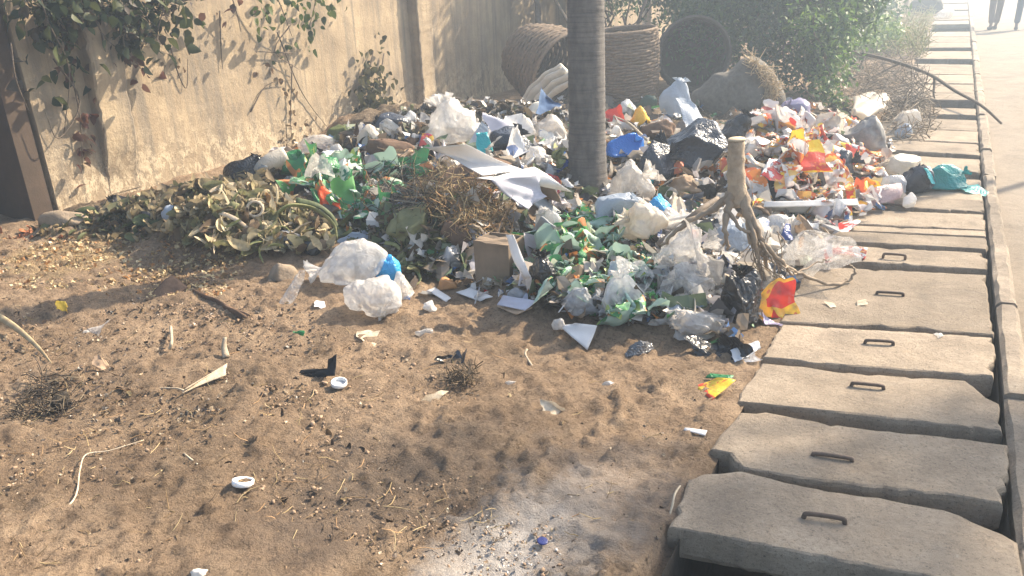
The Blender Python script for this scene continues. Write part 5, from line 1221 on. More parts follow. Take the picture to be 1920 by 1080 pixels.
bag(846, 492, 34, 44, P_GREYC, 'grey_film_wad', 'grey foil loop left of the small square paper', 'plastic film', soft=1.2)
sheet(860, 500, 60, 24, P_DKBLU, 'dark_film', 'dark film in the shade left of the box', 'plastic film', 3, .4, .4, .02)
# front middle, below the green wrappers
bag(1090, 575, 78, 62, P_GREYC, 'grey_bag', 'grey striped clear bag before the green wrappers', 'bag', 0, .9, 4, 1.1)
bag(1166, 572, 92, 88, P_FILM, 'white_bag', 'rounded white bag with a peaked top before the green wrappers', 'bag', .3, .85, 5, 1.1)
sheet(1195, 535, 66, 70, P_CLEAR, 'clear_film', 'crinkled clear film leaning behind the peaked white bag', 'plastic film', 4, .35, .8, .08)
sheet(1165, 505, 44, 44, P_GREYB, 'grey_film', 'silvery film peak among the green wrappers', 'plastic film', 3, .35, .9, .08)
drape([(1050, 612, .02), (1078, 606, .07), (1118, 610, .07), (1100, 656, .004)], PAPER, 'white_paper', 'bright folded white paper lowest of the middle rubbish', 'paper', 10, .16, .003)
bag(1048, 612, 26, 26, P_MILKY, 'film_wad', 'small milky wad left of the folded white paper', 'plastic wad', soft=1.2)
rope([(1048, 585, .05), (1090, 530, .06), (1105, 528, .06)], .008, PAPER, 'white_stick', 'thin white stick across the dark green wrappers', 'stick', 6, .4)
bag(1245, 606, 60, 14, P_MILKY, 'film_strip', 'trailing clear strip between peaked white bag and crinkled bag', 'plastic film', soft=1.3)
# centre right: palm foot and clear bags
bag(1182, 350, 88, 84, P_MILKY, 'clear_bag', 'large dusty clear bag hugging the right side of the palm', 'bag', 0, .85, 5, 1)
bag(1160, 398, 96, 52, P_GREYB, 'grey_bag', 'pale grey bag at the right foot of the palm', 'bag', 0, .85, 4, 1)
bag(1212, 428, 92, 92, P_CREAM, 'cream_bag', 'large cream bag behind the cut branch', 'bag', 0, .85, 5, 1)
bag(1262, 425, 60, 56, P_MILKY, 'milky_bag', 'milky bag between the blue cloth and the cut branch', 'bag', 0, .85, 4, 1)
bag(1288, 486, 116, 112, P_CLEAR, 'clear_bag', 'biggest clear bag in the heap, left of the hanging roots', 'bag', 0, .8, 5, 1.1)
bag(1296, 545, 90, 76, P_CLEAR, 'clear_bag', 'crushed clear bag with a purple cap, under the biggest clear bag', 'bag', 0, .8, 5, 1.2)
stone(1286, 538, 16, 18, matte('purple_plastic', (.10, .05, .26), (.08, .04, .2), 5, .4), 'bottle_cap', 'purple cap in the crushed clear bag', 'cap', .0)
bag(1380, 458, 74, 72, P_GREYB, 'grey_bag', 'swollen grey-blue bag behind the root shoots', 'bag', 0, .9, 5, .5)
bag(1385, 436, 46, 36, P_PINK, 'pink_bag', 'pinkish bag top on the swollen grey-blue bag', 'bag', soft=.7)
bag(1302, 574, 76, 38, P_FOIL, 'dark_foil_wad', 'crumpled dark foil above the crinkled white bag', 'foil', 0, .9, 4, 1.4)
bag(1312, 616, 128, 58, P_MILKY, 'crinkled_bag', 'dirty crinkled white bag at the front right of the heap', 'bag', 0, .9, 5, 1.3, dents=30, pits=.8)
bag(1272, 596, 60, 36, P_GREYB, 'grey_film_wad', 'grey-blue film behind the left of the crinkled white bag', 'plastic film', soft=1)
bag(1390, 572, 78, 116, P_BLACK, 'black_bag', 'tall glossy black bag at the slab edge beside the yellow packet', 'bag', .12, .8, 5, 1.1)
rope([(1355, 522, .2), (1385, 535, .19), (1410, 552, .16)], (.03, .02), HUSK, 'husk_strip', 'pale husk strip lying over the tall glossy black bag', 'husk', 8, .4)
sheet(1345, 656, 110, 30, P_BLACK, 'black_film', 'flat black film under the crinkled white bag', 'plastic film', 3, .25, .1, .02)
sheet(1398, 655, 48, 28, W_WHITE, 'printed_film', 'blue and white printed film at the slab edge', 'plastic film', 3, .3, .2, .03)
sheet(1390, 668, 56, 18, P_GREYC, 'clear_film', 'grey clear film below the blue and white film', 'plastic film', 3, .3, .1, .012)
sheet(1450, 572, 74, 58, W_YELRED, 'snack_packet', 'yellow and red crumpled packet standing on the slab edge', 'packet', 4, .6, .75, .06, n=24, k=(.12, .35))
sheet(1443, 602, 34, 14, P_LILAC, 'lilac_scrap', 'small lilac scrap below the yellow and red packet', 'scrap', 2, .25, .2, .012)
bag(1395, 515, 70, 40, P_GREYC, 'grey_bag', 'dark-streaked grey bag behind the thin roots', 'bag', soft=1.1)
bag(1455, 515, 50, 36, P_DKBLU, 'dark_bag', 'dark bag at the slab edge behind the thin roots', 'bag', soft=.8)
bag(1320, 430, 60, 44, DARKORG, 'rotten_lump', 'dark rotten lump between the milky bag and the roots', 'lump', 0, .9, 4, 1.5)
sheet(1305, 436, 16, 16, P_ORNG, 'orange_scrap', 'tiny orange scrap on the biggest clear bag', 'scrap', 2, .3, .7, .16)
# right of the palm, behind
bag(1176, 286, 76, 50, P_BLUE, 'blue_bag', 'deep blue bag touching the right of the palm', 'bag', 0, .85, 4, .9)
bag(1186, 268, 70, 22, P_YEL, 'yellow_pad', 'pale yellow film over the deep blue bag', 'plastic film', 0, .8, 3, .8)
bag(1300, 288, 140, 96, P_DKBLU, 'black_bag', 'largest black bag in the heap, creased and bulging', 'bag', 0, .85, 5, .9, dents=34)
bag(1232, 318, 78, 84, P_DKBLU, 'black_bag', 'smooth black bag left of and below the largest black bag', 'bag', 0, .85, 4, .6)
bag(1388, 246, 66, 56, P_BLACK, 'black_bag', 'crumpled black bag behind the root stump top', 'bag', 0, .85, 4, 1.2)
sheet(1308, 228, 72, 58, P_GREYB, 'grey_film', 'silvery grey film peaked over the largest black bag', 'plastic film', 3, .35, .8, .22)
bag(1274, 192, 62, 78, P_GREYB, 'grey_bag', 'pale blue-grey bag standing at the left end of the grey sack', 'bag', 0, .6, 4, 1.0, mouth=(.1, -.2, 1))
bag(1200, 224, 40, 44, P_YEL, 'orange_bag', 'orange-yellow bag in front of the upright basket', 'bag', soft=1)
bag(1216, 196, 34, 30, P_DKGRN, 'green_bag', 'small teal green bag against the upright basket', 'bag', soft=1)
bag(1180, 208, 34, 34, P_GREYC, 'grey_bag', 'small grey bag left of the orange-yellow bag', 'bag', soft=1)
sheet(1158, 222, 34, 34, P_RED, 'red_film', 'red film just right of the palm below the basket', 'plastic film', 3, .4, .6, .08)
bag(1156, 256, 40, 34, P_WHITE, 'white_bag', 'white bag at the palm edge above the deep blue bag', 'bag', soft=1)
rope([(1150, 218, .12), (1180, 232, .12), (1212, 262, .1)], .012, HUSK, 'bamboo_stick', 'thin pale stick leaning below the orange-yellow bag', 'stick', 6)
bag(1240, 245, 70, 36, CARDD, 'rotten_cardboard', 'dark brown crumpled sacking left of the silvery film', 'cardboard', 0, .8, 4, 1.2)
bag(1218, 342, 22, 38, P_TURQ, 'turquoise_bag', 'turquoise scrap on the shoulder of the dusty clear bag', 'bag', soft=1)
bag(1240, 394, 56, 50, P_SKY, 'blue_cloth', 'folded sky blue film at the foot of the dusty clear bag', 'plastic film', 0, .8, 4, 1.3)
bag(1272, 402, 46, 30, P_BLUE, 'blue_bag', 'blue bag end right of the folded sky blue film', 'bag', soft=1)
sheet(1296, 382, 28, 24, P_NAVY, 'navy_scrap', 'navy scrap above the blue bag end', 'scrap', 3, .3, .5, .05)
bag(1292, 352, 70, 36, PAPERB, 'brown_paper', 'crumpled brown paper below the largest black bag', 'paper', 0, .8, 4, 1.5)
bag(1330, 368, 46, 40, DARKORG, 'rotten_lump', 'dark lump under the largest black bag left of the stump', 'lump', 0, .9, 4, 1.4)
bag(1250, 366, 40, 26, LEAFG, 'leaf_wad', 'olive leaf wad right of the turquoise scrap', 'leaf', 0, .8, 3, 1.4)
# right-hand heap
bag(1424, 290, 64, 50, P_WHITE, 'white_bag', 'white bag behind the top of the root stump', 'bag', 0, .85, 4, 1)
sheet(1450, 318, 60, 30, W_RED, 'snack_packet', 'glossy red packet right of the stump top', 'packet', 2, .25, .5, .20)
sheet(1515, 302, 66, 62, W_YEL, 'snack_packet', 'large flat yellow packet in the middle of the right heap', 'packet', 2, .22, .7, .22)
sheet(1475, 325, 50, 44, W_ORANGE, 'snack_packet', 'striped orange packet left of the large yellow packet', 'packet', 2, .25, .8, .20)
sheet(1595, 280, 34, 40, W_YEL, 'snack_packet', 'upright yellow packet at the right of the right heap', 'packet', 2, .2, .9, .2)
sheet(1450, 352, 58, 52, CLOTHK, 'black_cloth', 'dark pointed cloth hanging right of the stump', 'cloth', 2, .2, .9, .12, smooth=True)
bag(1450, 420, 70, 30, P_MILKY, 'milky_bag', 'milky film below the foam strip', 'bag', soft=1.2)
bag(1580, 322, 60, 60, P_DKBLU, 'dark_bag', 'dark bag in the right of the right heap', 'bag', soft=.8)
bag(1630, 265, 96, 84, P_STRIPE, 'tarp_bundle', 'grey streaked tarp bundle at the right end of the heap', 'tarp', 0, .8, 5, .9)
bag(1540, 340, 60, 46, P_WHITE, 'white_bag', 'white bag below the large yellow packet', 'bag', soft=1)
bag(1495, 212, 54, 40, P_LILAC, 'lilac_bag', 'lilac grey bag at the back of the right heap below the shrub', 'bag', soft=.8)
bag(1480, 230, 60, 40, P_WHITE, 'white_bag', 'dirty white bag below the lilac bag', 'bag', soft=1.1)
bag(1560, 245, 60, 50, P_CREAM, 'cream_bag', 'cream bag left of the tarp bundle', 'bag', soft=1)
bag(1440, 232, 90, 30, W_ORANGE, 'orange_film', 'orange film spread in front of the grey sack', 'plastic film', 0, .8, 4, 1.4)
box_p = surf(1600, 217)
drape([(1598, 218, .05), (1602, 190, .10), (1660, 188, .10), (1655, 214, .05)], P_CREAM, 'cream_bag', 'flat cream bag on the verge below the twigs', 'bag', 12, .14, .06)
bag(1712, 232, 56, 46, P_MILKY, 'milky_bag', 'tattered milky bag at the slab edge among dry stems', 'bag', soft=1.4)
bag(1702, 248, 34, 28, P_GREYB, 'grey_bag', 'grey wad below the tattered milky bag', 'bag', soft=.6)
# foam strip and what lies on the slabs
drape([(1432, 388, .13), (1434, 378, .16), (1604, 374, .12), (1606, 386, .08)], WFOAM, 'foam_strip', 'long white foam strip lying across the right heap', 'foam', 6, .01, .018)
drape([(1440, 392, .08), (1436, 386, .13), (1590, 386, .08), (1580, 402, .02)], GREYCARD, 'foam_tray', 'grey side of the tray under the long white foam strip', 'tray', 6, .02, .012)
bag(1540, 402, 72, 44, CLOTHK, 'black_cloth', 'flat black cloth heap at the slab edge below the foam strip', 'cloth', 0, .8, 4, .9)
sheet(1586, 406, 36, 40, W_YEL, 'snack_packet', 'small yellow packet at the slab edge below the foam strip', 'packet', 2, .25, .9, .03)
sheet(1572, 428, 90, 18, W_RED, 'snack_packet', 'red and white wrapper flattened at the slab edge', 'packet', 2, .15, .1, .02)
drape([(1545, 480, .02), (1555, 466, .05), (1624, 468, .04), (1622, 484, .008)], W_RED, 'snack_packet', 'long cream and red packet lying on the slab', 'packet', 10, .12, .02)
bag(1470, 440, 60, 54, P_WHITE, 'white_bag', 'white bag with blue print right of the roots', 'bag', soft=1)
sheet(1474, 436, 24, 22, P_NAVY, 'navy_scrap', 'dark blue scrap on the white bag right of the roots', 'scrap', 3, .3, .7, .12)
bag(1508, 455, 52, 40, P_WHITE, 'milky_bag', 'plain white bag right of the white bag with blue print', 'bag', soft=1.2)
bag(1534, 456, 34, 26, P_BLACK, 'black_bag', 'black bag scrap at the slab edge right of the plain white bag', 'bag', soft=1)
bag(1500, 485, 54, 34, P_CREAM, 'cream_bag', 'cream crumpled bag near the curled root end', 'bag', soft=1.3)
bag(1652, 372, 96, 40, P_PINK, 'pink_bag', 'long dull pink clear bag pointing on to the slabs', 'bag', 0, .7, 4, 1, .25)
bag(1676, 352, 50, 44, P_GREYC, 'grey_bag', 'grey clear bag behind the long pink bag', 'bag', soft=1)
bag(1708, 380, 28, 34, P_WHITE, 'white_wad', 'small white plastic ball on the slab', 'plastic wad', soft=1.2)
bag(1696, 318, 84, 48, P_CREAM, 'cream_bag', 'cream bag behind the black bag on the slabs', 'bag', 0, .8, 4, .7)
bag(1734, 342, 66, 56, P_DKBLU, 'black_bag', 'black bag on the slabs left of the teal bag', 'bag', 0, .9, 4, .7)
bag(1784, 338, 80, 52, P_TEAL, 'teal_bag', 'teal plastic bag lying on the slabs', 'bag', 0, .75, 5, .9, 0)
sheet(1740, 325, 24, 20, P_TURQ, 'teal_scrap', 'loose teal mouth of the bag over the black bag', 'plastic film', 3, .4, .8, .16)
sheet(1820, 354, 46, 16, P_TEAL, 'teal_scrap', 'thin teal tail of film beside the teal bag', 'plastic film', 2, .2, .1, .01)
for (x, y, a, b_, lb) in ((1560, 572, 18, 8, 'pale chip of wood on the slab left of the handle'), (1612, 569, 26, 7, 'thin pale chip of wood on the slab below the handle'), (1762, 629, 16, 9, 'small white film on the slab joint')):
    sheet(x, y, a, b_, HUSK if b_ < 9 else P_MILKY, 'wood_chip' if b_ < 9 else 'film_chip', lb, 'chip', 1, .1, .05, .008)

# ---------------------------------------------------------------- upturned root stump, branches
rs = surf(1450, 535); 
rt_ = empty('root_stump', rs); tag(rt_, 'pale uprooted sapling standing upside down with dangling roots', 'stump')
def local(px, py, dep=0.0):
    """point on the upright plane through the stump, dep metres nearer the camera"""
    d = Vector(px_ray(px, py)); nrm = Vector((math.sin(YAW), -math.cos(YAW), 0)); p0 = rs + nrm * dep
    e = Vector((0, 0, EYE)); t = (p0 - e).dot(nrm) / d.dot(nrm); return e + d * t - rs
m_ = MB(); P = catmull([local(1381, 262), local(1380, 300), local(1381, 345), local(1386, 385)], 5); m_.tube(P, [.040 + .002 * math.sin(i * 1.7) + .002 * math.sin(i * 4.1) + .0006 * i for i in range(len(P))], 12); m_.build('stem', WOODP, rt_)
for pts, r_ in (([(1382, 355, 0), (1365, 385, .03), (1360, 420, .08), (1362, 450, .1), (1366, 470, .05)], (0.0264, 0.0060)), ([(1390, 360, 0), (1402, 400, .06), (1410, 450, .1), (1425, 470, .1)], (0.0297, 0.0150)),
                ([(1374, 360, 0), (1340, 392, -.02), (1300, 410, 0), (1262, 440, .02), (1240, 460, .0)], (0.0211, 0.0090)), ([(1362, 395, .05), (1385, 425, .1), (1412, 440, .12), (1432, 480, .1)], (0.0119, 0.0090)),
                ([(1394, 375, .03), (1418, 425, .1), (1432, 470, .1), (1438, 520, .05), (1440, 545, .0)], (0.0185, 0.0053)), ([(1402, 398, .06), (1415, 450, .14), (1424, 500, .12), (1432, 530, .1)], (0.0145, 0.0045)),
                ([(1420, 440, .1), (1445, 470, .12), (1480, 502, .1), (1510, 515, .06), (1560, 535, .02), (1592, 525, -.04), (1603, 508, -.06), (1590, 494, -.08), (1562, 490, -.1)], (0.0119, 0.0053)),
                ([(1422, 445, .1), (1455, 485, .1), (1480, 512, .06), (1500, 508, .0), (1540, 490, -.1), (1556, 488, -.1)], (0.0099, 0.0030)),
                ([(1424, 450, .12), (1448, 490, .14), (1454, 520, .1), (1448, 540, .05)], (0.0073, 0.0030)), ([(1410, 440, .1), (1420, 480, .14), (1434, 520, .12), (1442, 542, .08)], (0.0066, 0.0023)),
                ([(1366, 440, .1), (1358, 460, .06), (1346, 480, .02)], (0.0079, 0.0030)), ([(1440, 475, .1), (1470, 500, .12), (1495, 515, .1)], (0.0079, 0.0037))):
    m_ = MB(); P = catmull([local(*q) for q in pts], 5); rq = np.random.default_rng(len(P) + int(pts[0][0])); P = [p_ + Vector(rq.normal(size=3)) * .004 for p_ in P]; m_.tube(P, np.linspace(r_[0], r_[1], len(P)) * rq.uniform(.82, 1.15, len(P)), 8); m_.build('root', ROOT, rt_)
for k_ in range(14):
    rq = np.random.default_rng(900 + k_); x_ = rq.uniform(1400, 1460); y_ = rq.uniform(430, 480); m_ = MB()
    m_.tube(catmull([local(x_, y_, .1), local(x_ + rq.normal() * 12, y_ + 25, .12), local(x_ + rq.normal() * 26, y_ + 55, .1), local(x_ + rq.normal() * 34, y_ + 78, .06)], 4), np.linspace(.004, .0015, 13), 4); m_.build('rootlet', ROOT, rt_)
m_ = MB(); m_.tube([local(1381, 262) , local(1381, 259)], [.048, .04], 12); m_.build('cut_end', matte('cut_wood', (.5, .4, .28), (.36, .28, .18), 20, .8), rt_)
rope([(1235, 462, .06), (1270, 432, .15), (1310, 396, .24), (1345, 372, .28)], (.028, .014), matte('dark_wood', (.16, .125, .095), (.08, .065, .05), 14, .85), 'cut_branch', 'dark cut branch slanting over the cream bag to the stump', 'branch', 8)
# fallen branch over the far slabs
b0 = surf(1590, 96); 
fb = empty('fallen_branch', b0); tag(fb, 'long bare branch fallen across the far slabs to the road', 'branch')
pts = [Vector(at_depth_y(1590, 97, 14.2)), Vector(at_depth_y(1650, 108, 13.2)), Vector(at_depth_y(1735, 136, 11.8)), Vector(at_depth_y(1790, 170, 10.9)), Vector(at_depth_y(1840, 198, 10.2)), surf(1878, 232, .03)]
m_ = MB(); m_.tube(catmull([p - b0 for p in pts], 5), np.linspace(.030, .012, 26), 7); m_.build('limb', M_BARK, fb)
for (a, b_) in (((1752, 142, 11.6), (1752, 205, 11.4)), ((1690, 118, 12.6), (1625, 150, 12.4)), ((1620, 103, 13.6), (1600, 160, 13.0))):
    m_ = MB(); m_.tube(catmull(wig(at_depth_y(*a) - b0, at_depth_y(*b_) - b0, 4, .04, np.random.default_rng(int(a[0]))), 3), np.linspace(.02, .006, 13), 5); m_.build('twig', M_BARK, fb)
for (a, b_, r_, lb) in (((1000, -30, 11.2), (1015, 110, 10.9), .06, 'dark leaning sapling stem against the wall above the tipped basket'), ((1030, -20, 10.8), (1072, 62, 10.5), .03, 'thin grey stick slanting from the wall to the palm'), ((1215, -10, 11.6), (1185, 82, 11.2), .03, 'dark forked stick standing behind the upright basket'), ((1168, 30, 11.4), (1181, 84, 11.2), .025, 'short dark stick beside the forked stick')):
    A = at_depth_y(*a); B = at_depth_y(*b_); B2 = B + (B - A).normalized() * (B.z / max(.2, (A - B).normalized().z) * .98)
    m_ = MB(); P = catmull(wig(A - B, B2 - B, 5, .015, np.random.default_rng(int(a[0]))), 3); m_.tube(P, np.linspace(r_ * .7, r_, len(P)), 7)
    put(m_.build('stick', M_BARK, None, loc=B), lb, 'stick')

# ---------------------------------------------------------------- things on the bare earth
def cap_ring(px, py, wpx, mat, label, tiltx=0.0, name='bottle_cap', open_=True):
    p = surf(px, py, .006); r_ = mpp(p) * wpx * .5; root = empty(name, p, .3); root.rotation_euler = (tiltx, .1, .4); tag(root, label, 'cap')
    m_ = MB(); prof = [(r_ * .9, 0), (r_, .004), (r_, r_ * .55), (r_ * .86, r_ * .55), (r_ * .82, .005)] if open_ else [(r_ * .9, 0), (r_, .003), (r_ * .96, r_ * .3), (r_ * .8, r_ * .34), (.001, r_ * .34)]
    n_ = 20; V = [(q[0] * math.cos(2 * math.pi * s / n_), q[0] * math.sin(2 * math.pi * s / n_), q[1]) for q in prof for s in range(n_)]
    F_ = [(i * n_ + s, i * n_ + (s + 1) % n_, (i + 1) * n_ + (s + 1) % n_, (i + 1) * n_ + s) for i in range(len(prof) - 1) for s in range(n_)]
    obj('shell', V, F_, mat, root)
    if open_: obj('liner', [(r_ * .82 * math.cos(2 * math.pi * s / n_), r_ * .82 * math.sin(2 * math.pi * s / n_), .0055) for s in range(n_)], [tuple(range(n_))], matte('grey_liner', (.45, .46, .48), (.35, .36, .38), 8, .5), root)
M_WCAP = matte('white_plastic', (.82, .82, .80), (.72, .71, .68), 20, .4, 60, .1, .002)
cap_ring(636, 722, 30, M_WCAP, 'white ring-shaped lid on the earth beside the black strap', .1)
cap_ring(455, 910, 40, M_WCAP, 'white shallow lid lying on the earth at lower left', -.35)
cap_ring(1017, 1016, 21, matte('navy_plastic', (.02, .03, .13), (.02, .025, .1), 8, .35), 'dark blue bottle cap on the pale ash patch', .05, open_=False)
sheet(118, 578, 28, 20, P_YEL, 'yellow_scrap', 'small bright yellow scrap on the earth at far left', 'scrap', 2, .35, .7, .02)
sheet(560, 625, 20, 16, P_GREEN, 'green_scrap', 'tiny bright green scrap on the earth below the stone', 'scrap', 3, .4, .7, .015)
drape([(338, 738, .004), (344, 728, .02), (424, 682, .035), (420, 704, .012)], HUSK, 'corn_husk', 'long pale dry husk lying on the earth at left', 'husk', 12, .14, .003, smooth=True)
rope([(424, 670, .01), (420, 650, .05), (422, 632, .09)], (.018, .008), HUSK, 'corn_husk', 'small upright pale husk tip above the long husk', 'husk', 8, .6)
rope([(290, 728, .004), (330, 728, .012), (350, 735, .006)], (.003, .005), HUSK, 'straw_stem', 'thin straw stem at the left end of the long husk', 'straw', 5)
drape([(552, 706, .004), (562, 690, .03), (624, 692, .035), (612, 708, .004)], CLOTHK, 'black_strap', 'torn black plastic strip lying beside the white ring-shaped lid', 'plastic strip', 14, .30, .003, 10)
drape([(612, 706, .004), (618, 674, .07), (632, 664, .10), (632, 706, .01)], CLOTHK, 'black_strap', 'pointed black end sticking up beside the white ring-shaped lid', 'plastic strip', 10, .22, .003, 8)
rope([(-10, 590, .05), (30, 615, .05), (70, 650, .03), (97, 682, .01)], (.022, .004), matte('dry_frond_tan', (.42, .33, .2), (.25, .18, .1), 16, .85), 'dry_frond', 'dry tan palm frond base lying at the left edge', 'frond', 8, .45)
strands('root_clump', 'dark torn-up grass clump on the earth at left', 'grass clump', [(60, 720), (130, 705), (135, 780), (60, 785), (20, 790)], 170, .12, [(.06, .05, .04), (.1, .08, .06), (.2, .16, .11), (.04, .033, .028)], 92, (0, .035), .0025, .45, .35)
bag(108, 752, 44, 40, DARKORG, 'soil_clump', 'dark clump of roots and soil at left', 'clump', 0, .8, 4, 1.8, sink=.35)
strands('twig_clump', 'small dry weed clump on the middle of the bare earth', 'weed', [(840, 700), (890, 700), (890, 730), (850, 730)], 90, .11, [(.12, .09, .06), (.2, .15, .1), (.08, .06, .04)], 93, (0, .05), .0025, .4, .6)
sheet(860, 672, 44, 26, P_DKBLU, 'black_film', 'torn black film half buried in the middle of the earth', 'plastic film', 3, .3, .3, .012)
sheet(832, 676, 30, 20, P_BLACK, 'black_film', 'small black film left of the half buried one', 'plastic film', 3, .3, .3, .01)
drape([(280, 552, .004), (322, 516, .055), (348, 530, .05), (306, 562, .006)], CARDD, 'tarp_flap', 'stiff dark flap sticking out of the earth left of the stone', 'tarp', 12, .22, .003, 9)
drape([(356, 548, .02), (366, 538, .032), (470, 592, .016), (456, 600, .004)], CARDD, 'tarp_strip', 'half buried dark strip running right from the stiff flap', 'tarp', 14, .22, .003, 9)
clods([(280, 530), (480, 540), (500, 610), (300, 590)], 260, .003, .016, 54, MCLOD, 'earth_clods', 'crumbled earth round the half buried dark strip', 'clods')
stone(385, 1078, 66, 26, PALESTONE, 'pale_stone', 'pale rounded stone at the bottom edge of the photo', 'stone', .3)
rope([(112, 965, .004), (142, 930, .012), (150, 880, .016), (162, 852, .016), (205, 845, .01), (270, 825, .006)], (.0035, .0022), HUSK, 'straw_stem', 'long kinked straw stem on the earth at lower left', 'straw', 5)
rope([(345, 850, .004), (385, 885, .014), (400, 920, .004)], .003, HUSK, 'straw_stem', 'curved straw stem pointing at the white shallow lid', 'straw', 5)
rope([(1095, 985, .004), (1125, 1020, .01), (1160, 1055, .004)], .005, matte('grey_twig', (.2, .16, .12), (.12, .1, .08), 20, .9), 'twig', 'thin twig lying on the earth near the nearest slab', 'twig', 5)
rope([(1000, 690, .004), (985, 665, .02), (988, 655, .03)], .006, HUSK, 'twig', 'short upright pale twig on the middle earth', 'twig', 5)
sheet(1040, 772, 54, 34, HUSK, 'dry_leaf', 'curled pale dry leaf on the earth right of centre', 'leaf', 2, .3, .5, .012, smooth=True)
sheet(812, 752, 52, 34, HUSK, 'dry_leaf', 'curled pale dry leaf below the small weed clump', 'leaf', 2, .35, .5, .012, smooth=True)
drape([(720, 800, .004), (722, 796, .012), (760, 800, .012), (758, 822, .004)], PAPERB, 'paper_scrap', 'faded printed paper scrap flat on the earth', 'paper', 6, .05, .002)
sheet(733, 835, 20, 8, PAPER, 'paper_chip', 'tiny white paper chip below the faded paper scrap', 'paper', 1, .1, .1, .005)
sheet(690, 633, 50, 22, HUSK, 'dry_leaf', 'flat tan leaf below the translucent white bag', 'leaf', 1, .15, .1, .008, smooth=True)
bag(1147, 727, 36, 20, P_GREYC, 'foil_wad', 'small silvery wad on the earth toward the slabs', 'foil', 0, .8, 3, 1.4)
bag(960, 721, 28, 12, P_MILKY, 'film_wad', 'tiny pale wad on the middle of the bare earth', 'plastic wad', 0, .8, 3, 1.4)
bag(800, 626, 44, 16, P_MILKY, 'film_wad', 'dusty flat clear film on earth right of translucent bag', 'plastic film', 0, .8, 3, 1.4)
bag(1202, 657, 64, 34, P_FOIL, 'black_foil', 'crinkled black foil curl on the earth below the heap', 'foil', 0, .6, 4, 1.8, .35, dents=46)
drape([(1300, 722, .004), (1345, 708, .05), (1378, 712, .05), (1334, 750, .012)], W_YEL, 'snack_packet', 'orange-yellow triangular packet alone on the earth by the slabs', 'packet', 10, .10, .003)
drape([(1322, 708, .02), (1332, 700, .03), (1376, 704, .03), (1372, 712, .02)], P_GREEN, 'green_strip', 'thin green strip behind the orange-yellow triangular packet', 'strip', 6, .08, .003)
drape([(1282, 807, .006), (1284, 802, .012), (1326, 808, .010), (1322, 817, .004)], PAPER, 'white_chip', 'short white strip on the earth beside the slabs', 'strip', 6, .06, .004)
rope([(1280, 905, .0), (1266, 925, .04), (1260, 950, .02), (1250, 985, -.02)], .004, HUSK, 'straw_stem', 'bent straw stem hanging over the drain edge', 'straw', 5)
rope([(320, 612, .004), (322, 640, .05), (318, 655, .02)], .008, HUSK, 'husk_stub', 'small pale husk stub standing on the left earth', 'husk', 6)
sheet(180, 618, 50, 26, P_MILKY, 'film_wad', 'pale torn film on the earth at left', 'plastic film', 3, .3, .4, .012)
sheet(190, 682, 34, 24, PAPERB, 'paper_scrap', 'brownish paper scrap right of the dark clump', 'paper', 2, .3, .4, .012)
# wooden post and rubbish at the far verge
p = surf(1697, 24)
m_ = MB(); m_.tube([(0, 0, -.1), (.0, 0, .5), (.02, 0, .9)], [.09, .085, .075], 8); put(m_.build('wooden_post', WOODP, None, loc=p), 'short pale wooden post on the far verge', 'post')
bag(1770, 28, 40, 22, P_MILKY, 'milky_bag', 'far milky bag by the slab edge at the top', 'bag', 0, .8, 3, 1.3)
bag(1745, 10, 70, 40, DARKORG, 'rubbish_mound', 'far dark mound of refuse beside the slabs at the top', 'mound', 0, .8, 4, 1.3)

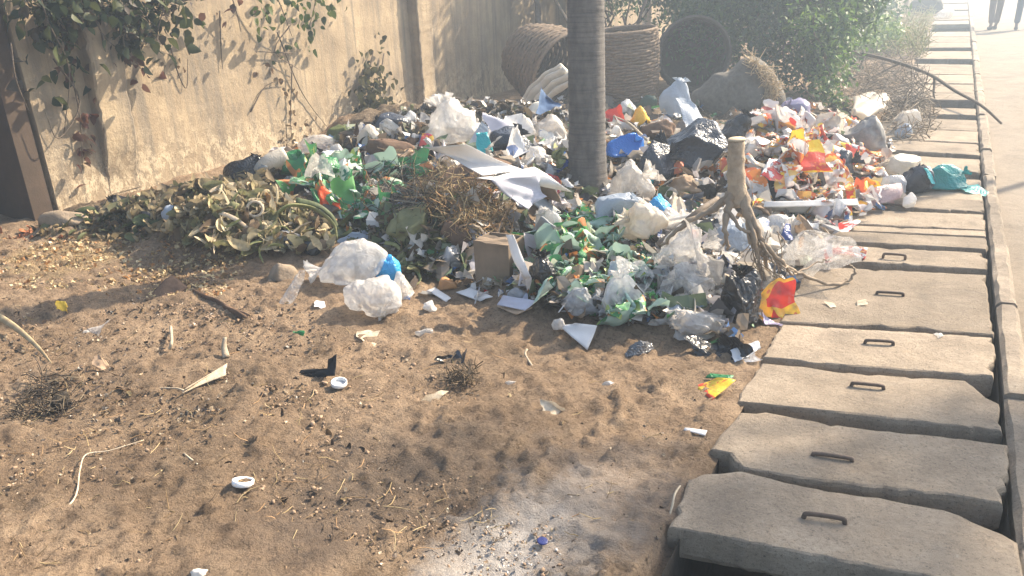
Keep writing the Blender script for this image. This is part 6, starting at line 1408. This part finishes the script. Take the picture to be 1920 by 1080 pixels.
# ---------------------------------------------------------------- two people on the far road
def person(base, rz, label, trouser, shirt, skin, stride=.22):
    root = empty('person', base, rz); tag(root, label, 'person', None)
    def skinned(name, verts, edges, radii, mat, sub=1, root_i=0):
        me = bpy.data.meshes.new(name); me.from_pydata(verts, edges, []); me.materials.append(mat)
        o = link(name, me, root); md = o.modifiers.new('skin', 'SKIN'); md.use_smooth_shade = True
        for i, r_ in enumerate(radii): me.skin_vertices[0].data[i].radius = (r_, r_) if not isinstance(r_, tuple) else r_
        me.skin_vertices[0].data[root_i].use_root = True
        s2 = o.modifiers.new('subdiv', 'SUBSURF'); s2.levels = sub; s2.render_levels = sub; return o
    s = stride
    V = [(0, 0, .95), (0, 0, 1.12), (0, 0, 1.36), (0, .01, 1.50), (0, .02, 1.58), (0, .03, 1.70),
         (.09, 0, .90), (.10, s * .4, .50), (.10, s, .09), (-.09, 0, .90), (-.10, -s * .2, .50), (-.10, -s, .10),
         (.18, 0, 1.42), (.23, -.06, 1.15), (.24, .02, .90), (-.18, 0, 1.42), (-.23, .06, 1.15), (-.24, .14, .92),
         (.10, s + .14, .03), (-.10, -s + .13, .03), (.245, .04, .80), (-.245, .17, .82)]
    E_ = [(0, 1), (1, 2), (2, 3), (3, 4), (4, 5), (0, 6), (6, 7), (7, 8), (0, 9), (9, 10), (10, 11), (2, 12), (12, 13), (13, 14), (2, 15), (15, 16), (16, 17), (8, 18), (11, 19), (14, 20), (17, 21)]
    rad_ = [(.15, .10), (.14, .10), (.16, .11), .055, .075, .095, .085, .055, .042, .085, .055, .042, .05, .04, .03, .05, .04, .03, .035, .035, .032, .032]
    skinned('body', V, E_, rad_, skin)
    Vt = [(0, 0, .98), (.095, 0, .86), (.10, s * .4, .50), (.10, s, .14), (-.095, 0, .86), (-.10, -s * .2, .50), (-.10, -s, .15)]
    skinned('trousers', Vt, [(0, 1), (1, 2), (2, 3), (0, 4), (4, 5), (5, 6)], [(.165, .12), .105, .082, .078, .105, .082, .078], trouser)
    Vs = [(0, 0, .98), (0, 0, 1.15), (0, 0, 1.38), (.19, 0, 1.41), (.23, -.05, 1.20), (-.19, 0, 1.41), (-.23, .05, 1.20)]
    skinned('shirt', Vs, [(0, 1), (1, 2), (2, 3), (3, 4), (2, 5), (5, 6)], [(.18, .13), (.165, .12), (.18, .125), .07, .06, .07, .06], shirt)
    for (x, y_) in ((.10, s), (-.10, -s)):
        V_, F_ = ico(2); P = V_ * np.array((.05, .135, .05)) + np.array((x, y_ + .06, .045)); P[:, 2] = np.maximum(P[:, 2], .0)
        obj('shoe', P, F_, CLOTHK, root)
    V_, F_ = ico(2); k_ = (V_[:, 2] > .1) | (V_[:, 1] < -.3); P = V_ * np.array((.10, .11, .115)) + np.array((0, .015, 1.725)); P[~k_] = (P[~k_] - np.array((0, .03, 1.70))) * .8 + np.array((0, .03, 1.70))
    obj('hair', P, F_, CLOTHK, root)
    return root
SK = matte('brown_skin', (.13, .07, .045), (.10, .055, .035), 8, .6)
q = surf(1861, 56); person((q.x, q.y, -.10), rad(20), 'person in brownish trousers standing on the far road', matte('brown_trousers', (.15, .11, .10), (.1, .075, .07), 8, .9), CLOTHW, SK, .10)
q = surf(1911, 56); person((q.x + .03, q.y, -.10), rad(-10), 'person in dark blue trousers at the right edge of the road', matte('blue_trousers', (.05, .075, .12), (.03, .05, .085), 8, .9), CLOTHB, SK, .12)
# ---------------------------------------------------------------- dusty air, its bluish tint also standing in for lens veil
m, n, b, out = new_mat('dusty_air'); n.nodes.remove(b)
pv = N(n, 'ShaderNodeVolumePrincipled'); pv.inputs['Color'].default_value = (.70, .84, 1.0, 1); pv.inputs['Density'].default_value = HAZE; pv.inputs['Anisotropy'].default_value = .4
n.links.new(pv.outputs[0], out.inputs['Volume'])
hb = MB(); hb.box(-150, 230, -80, 430, -1.6, 12.5); o = hb.build('haze', m, smooth=False); tag(o, kind='stuff')
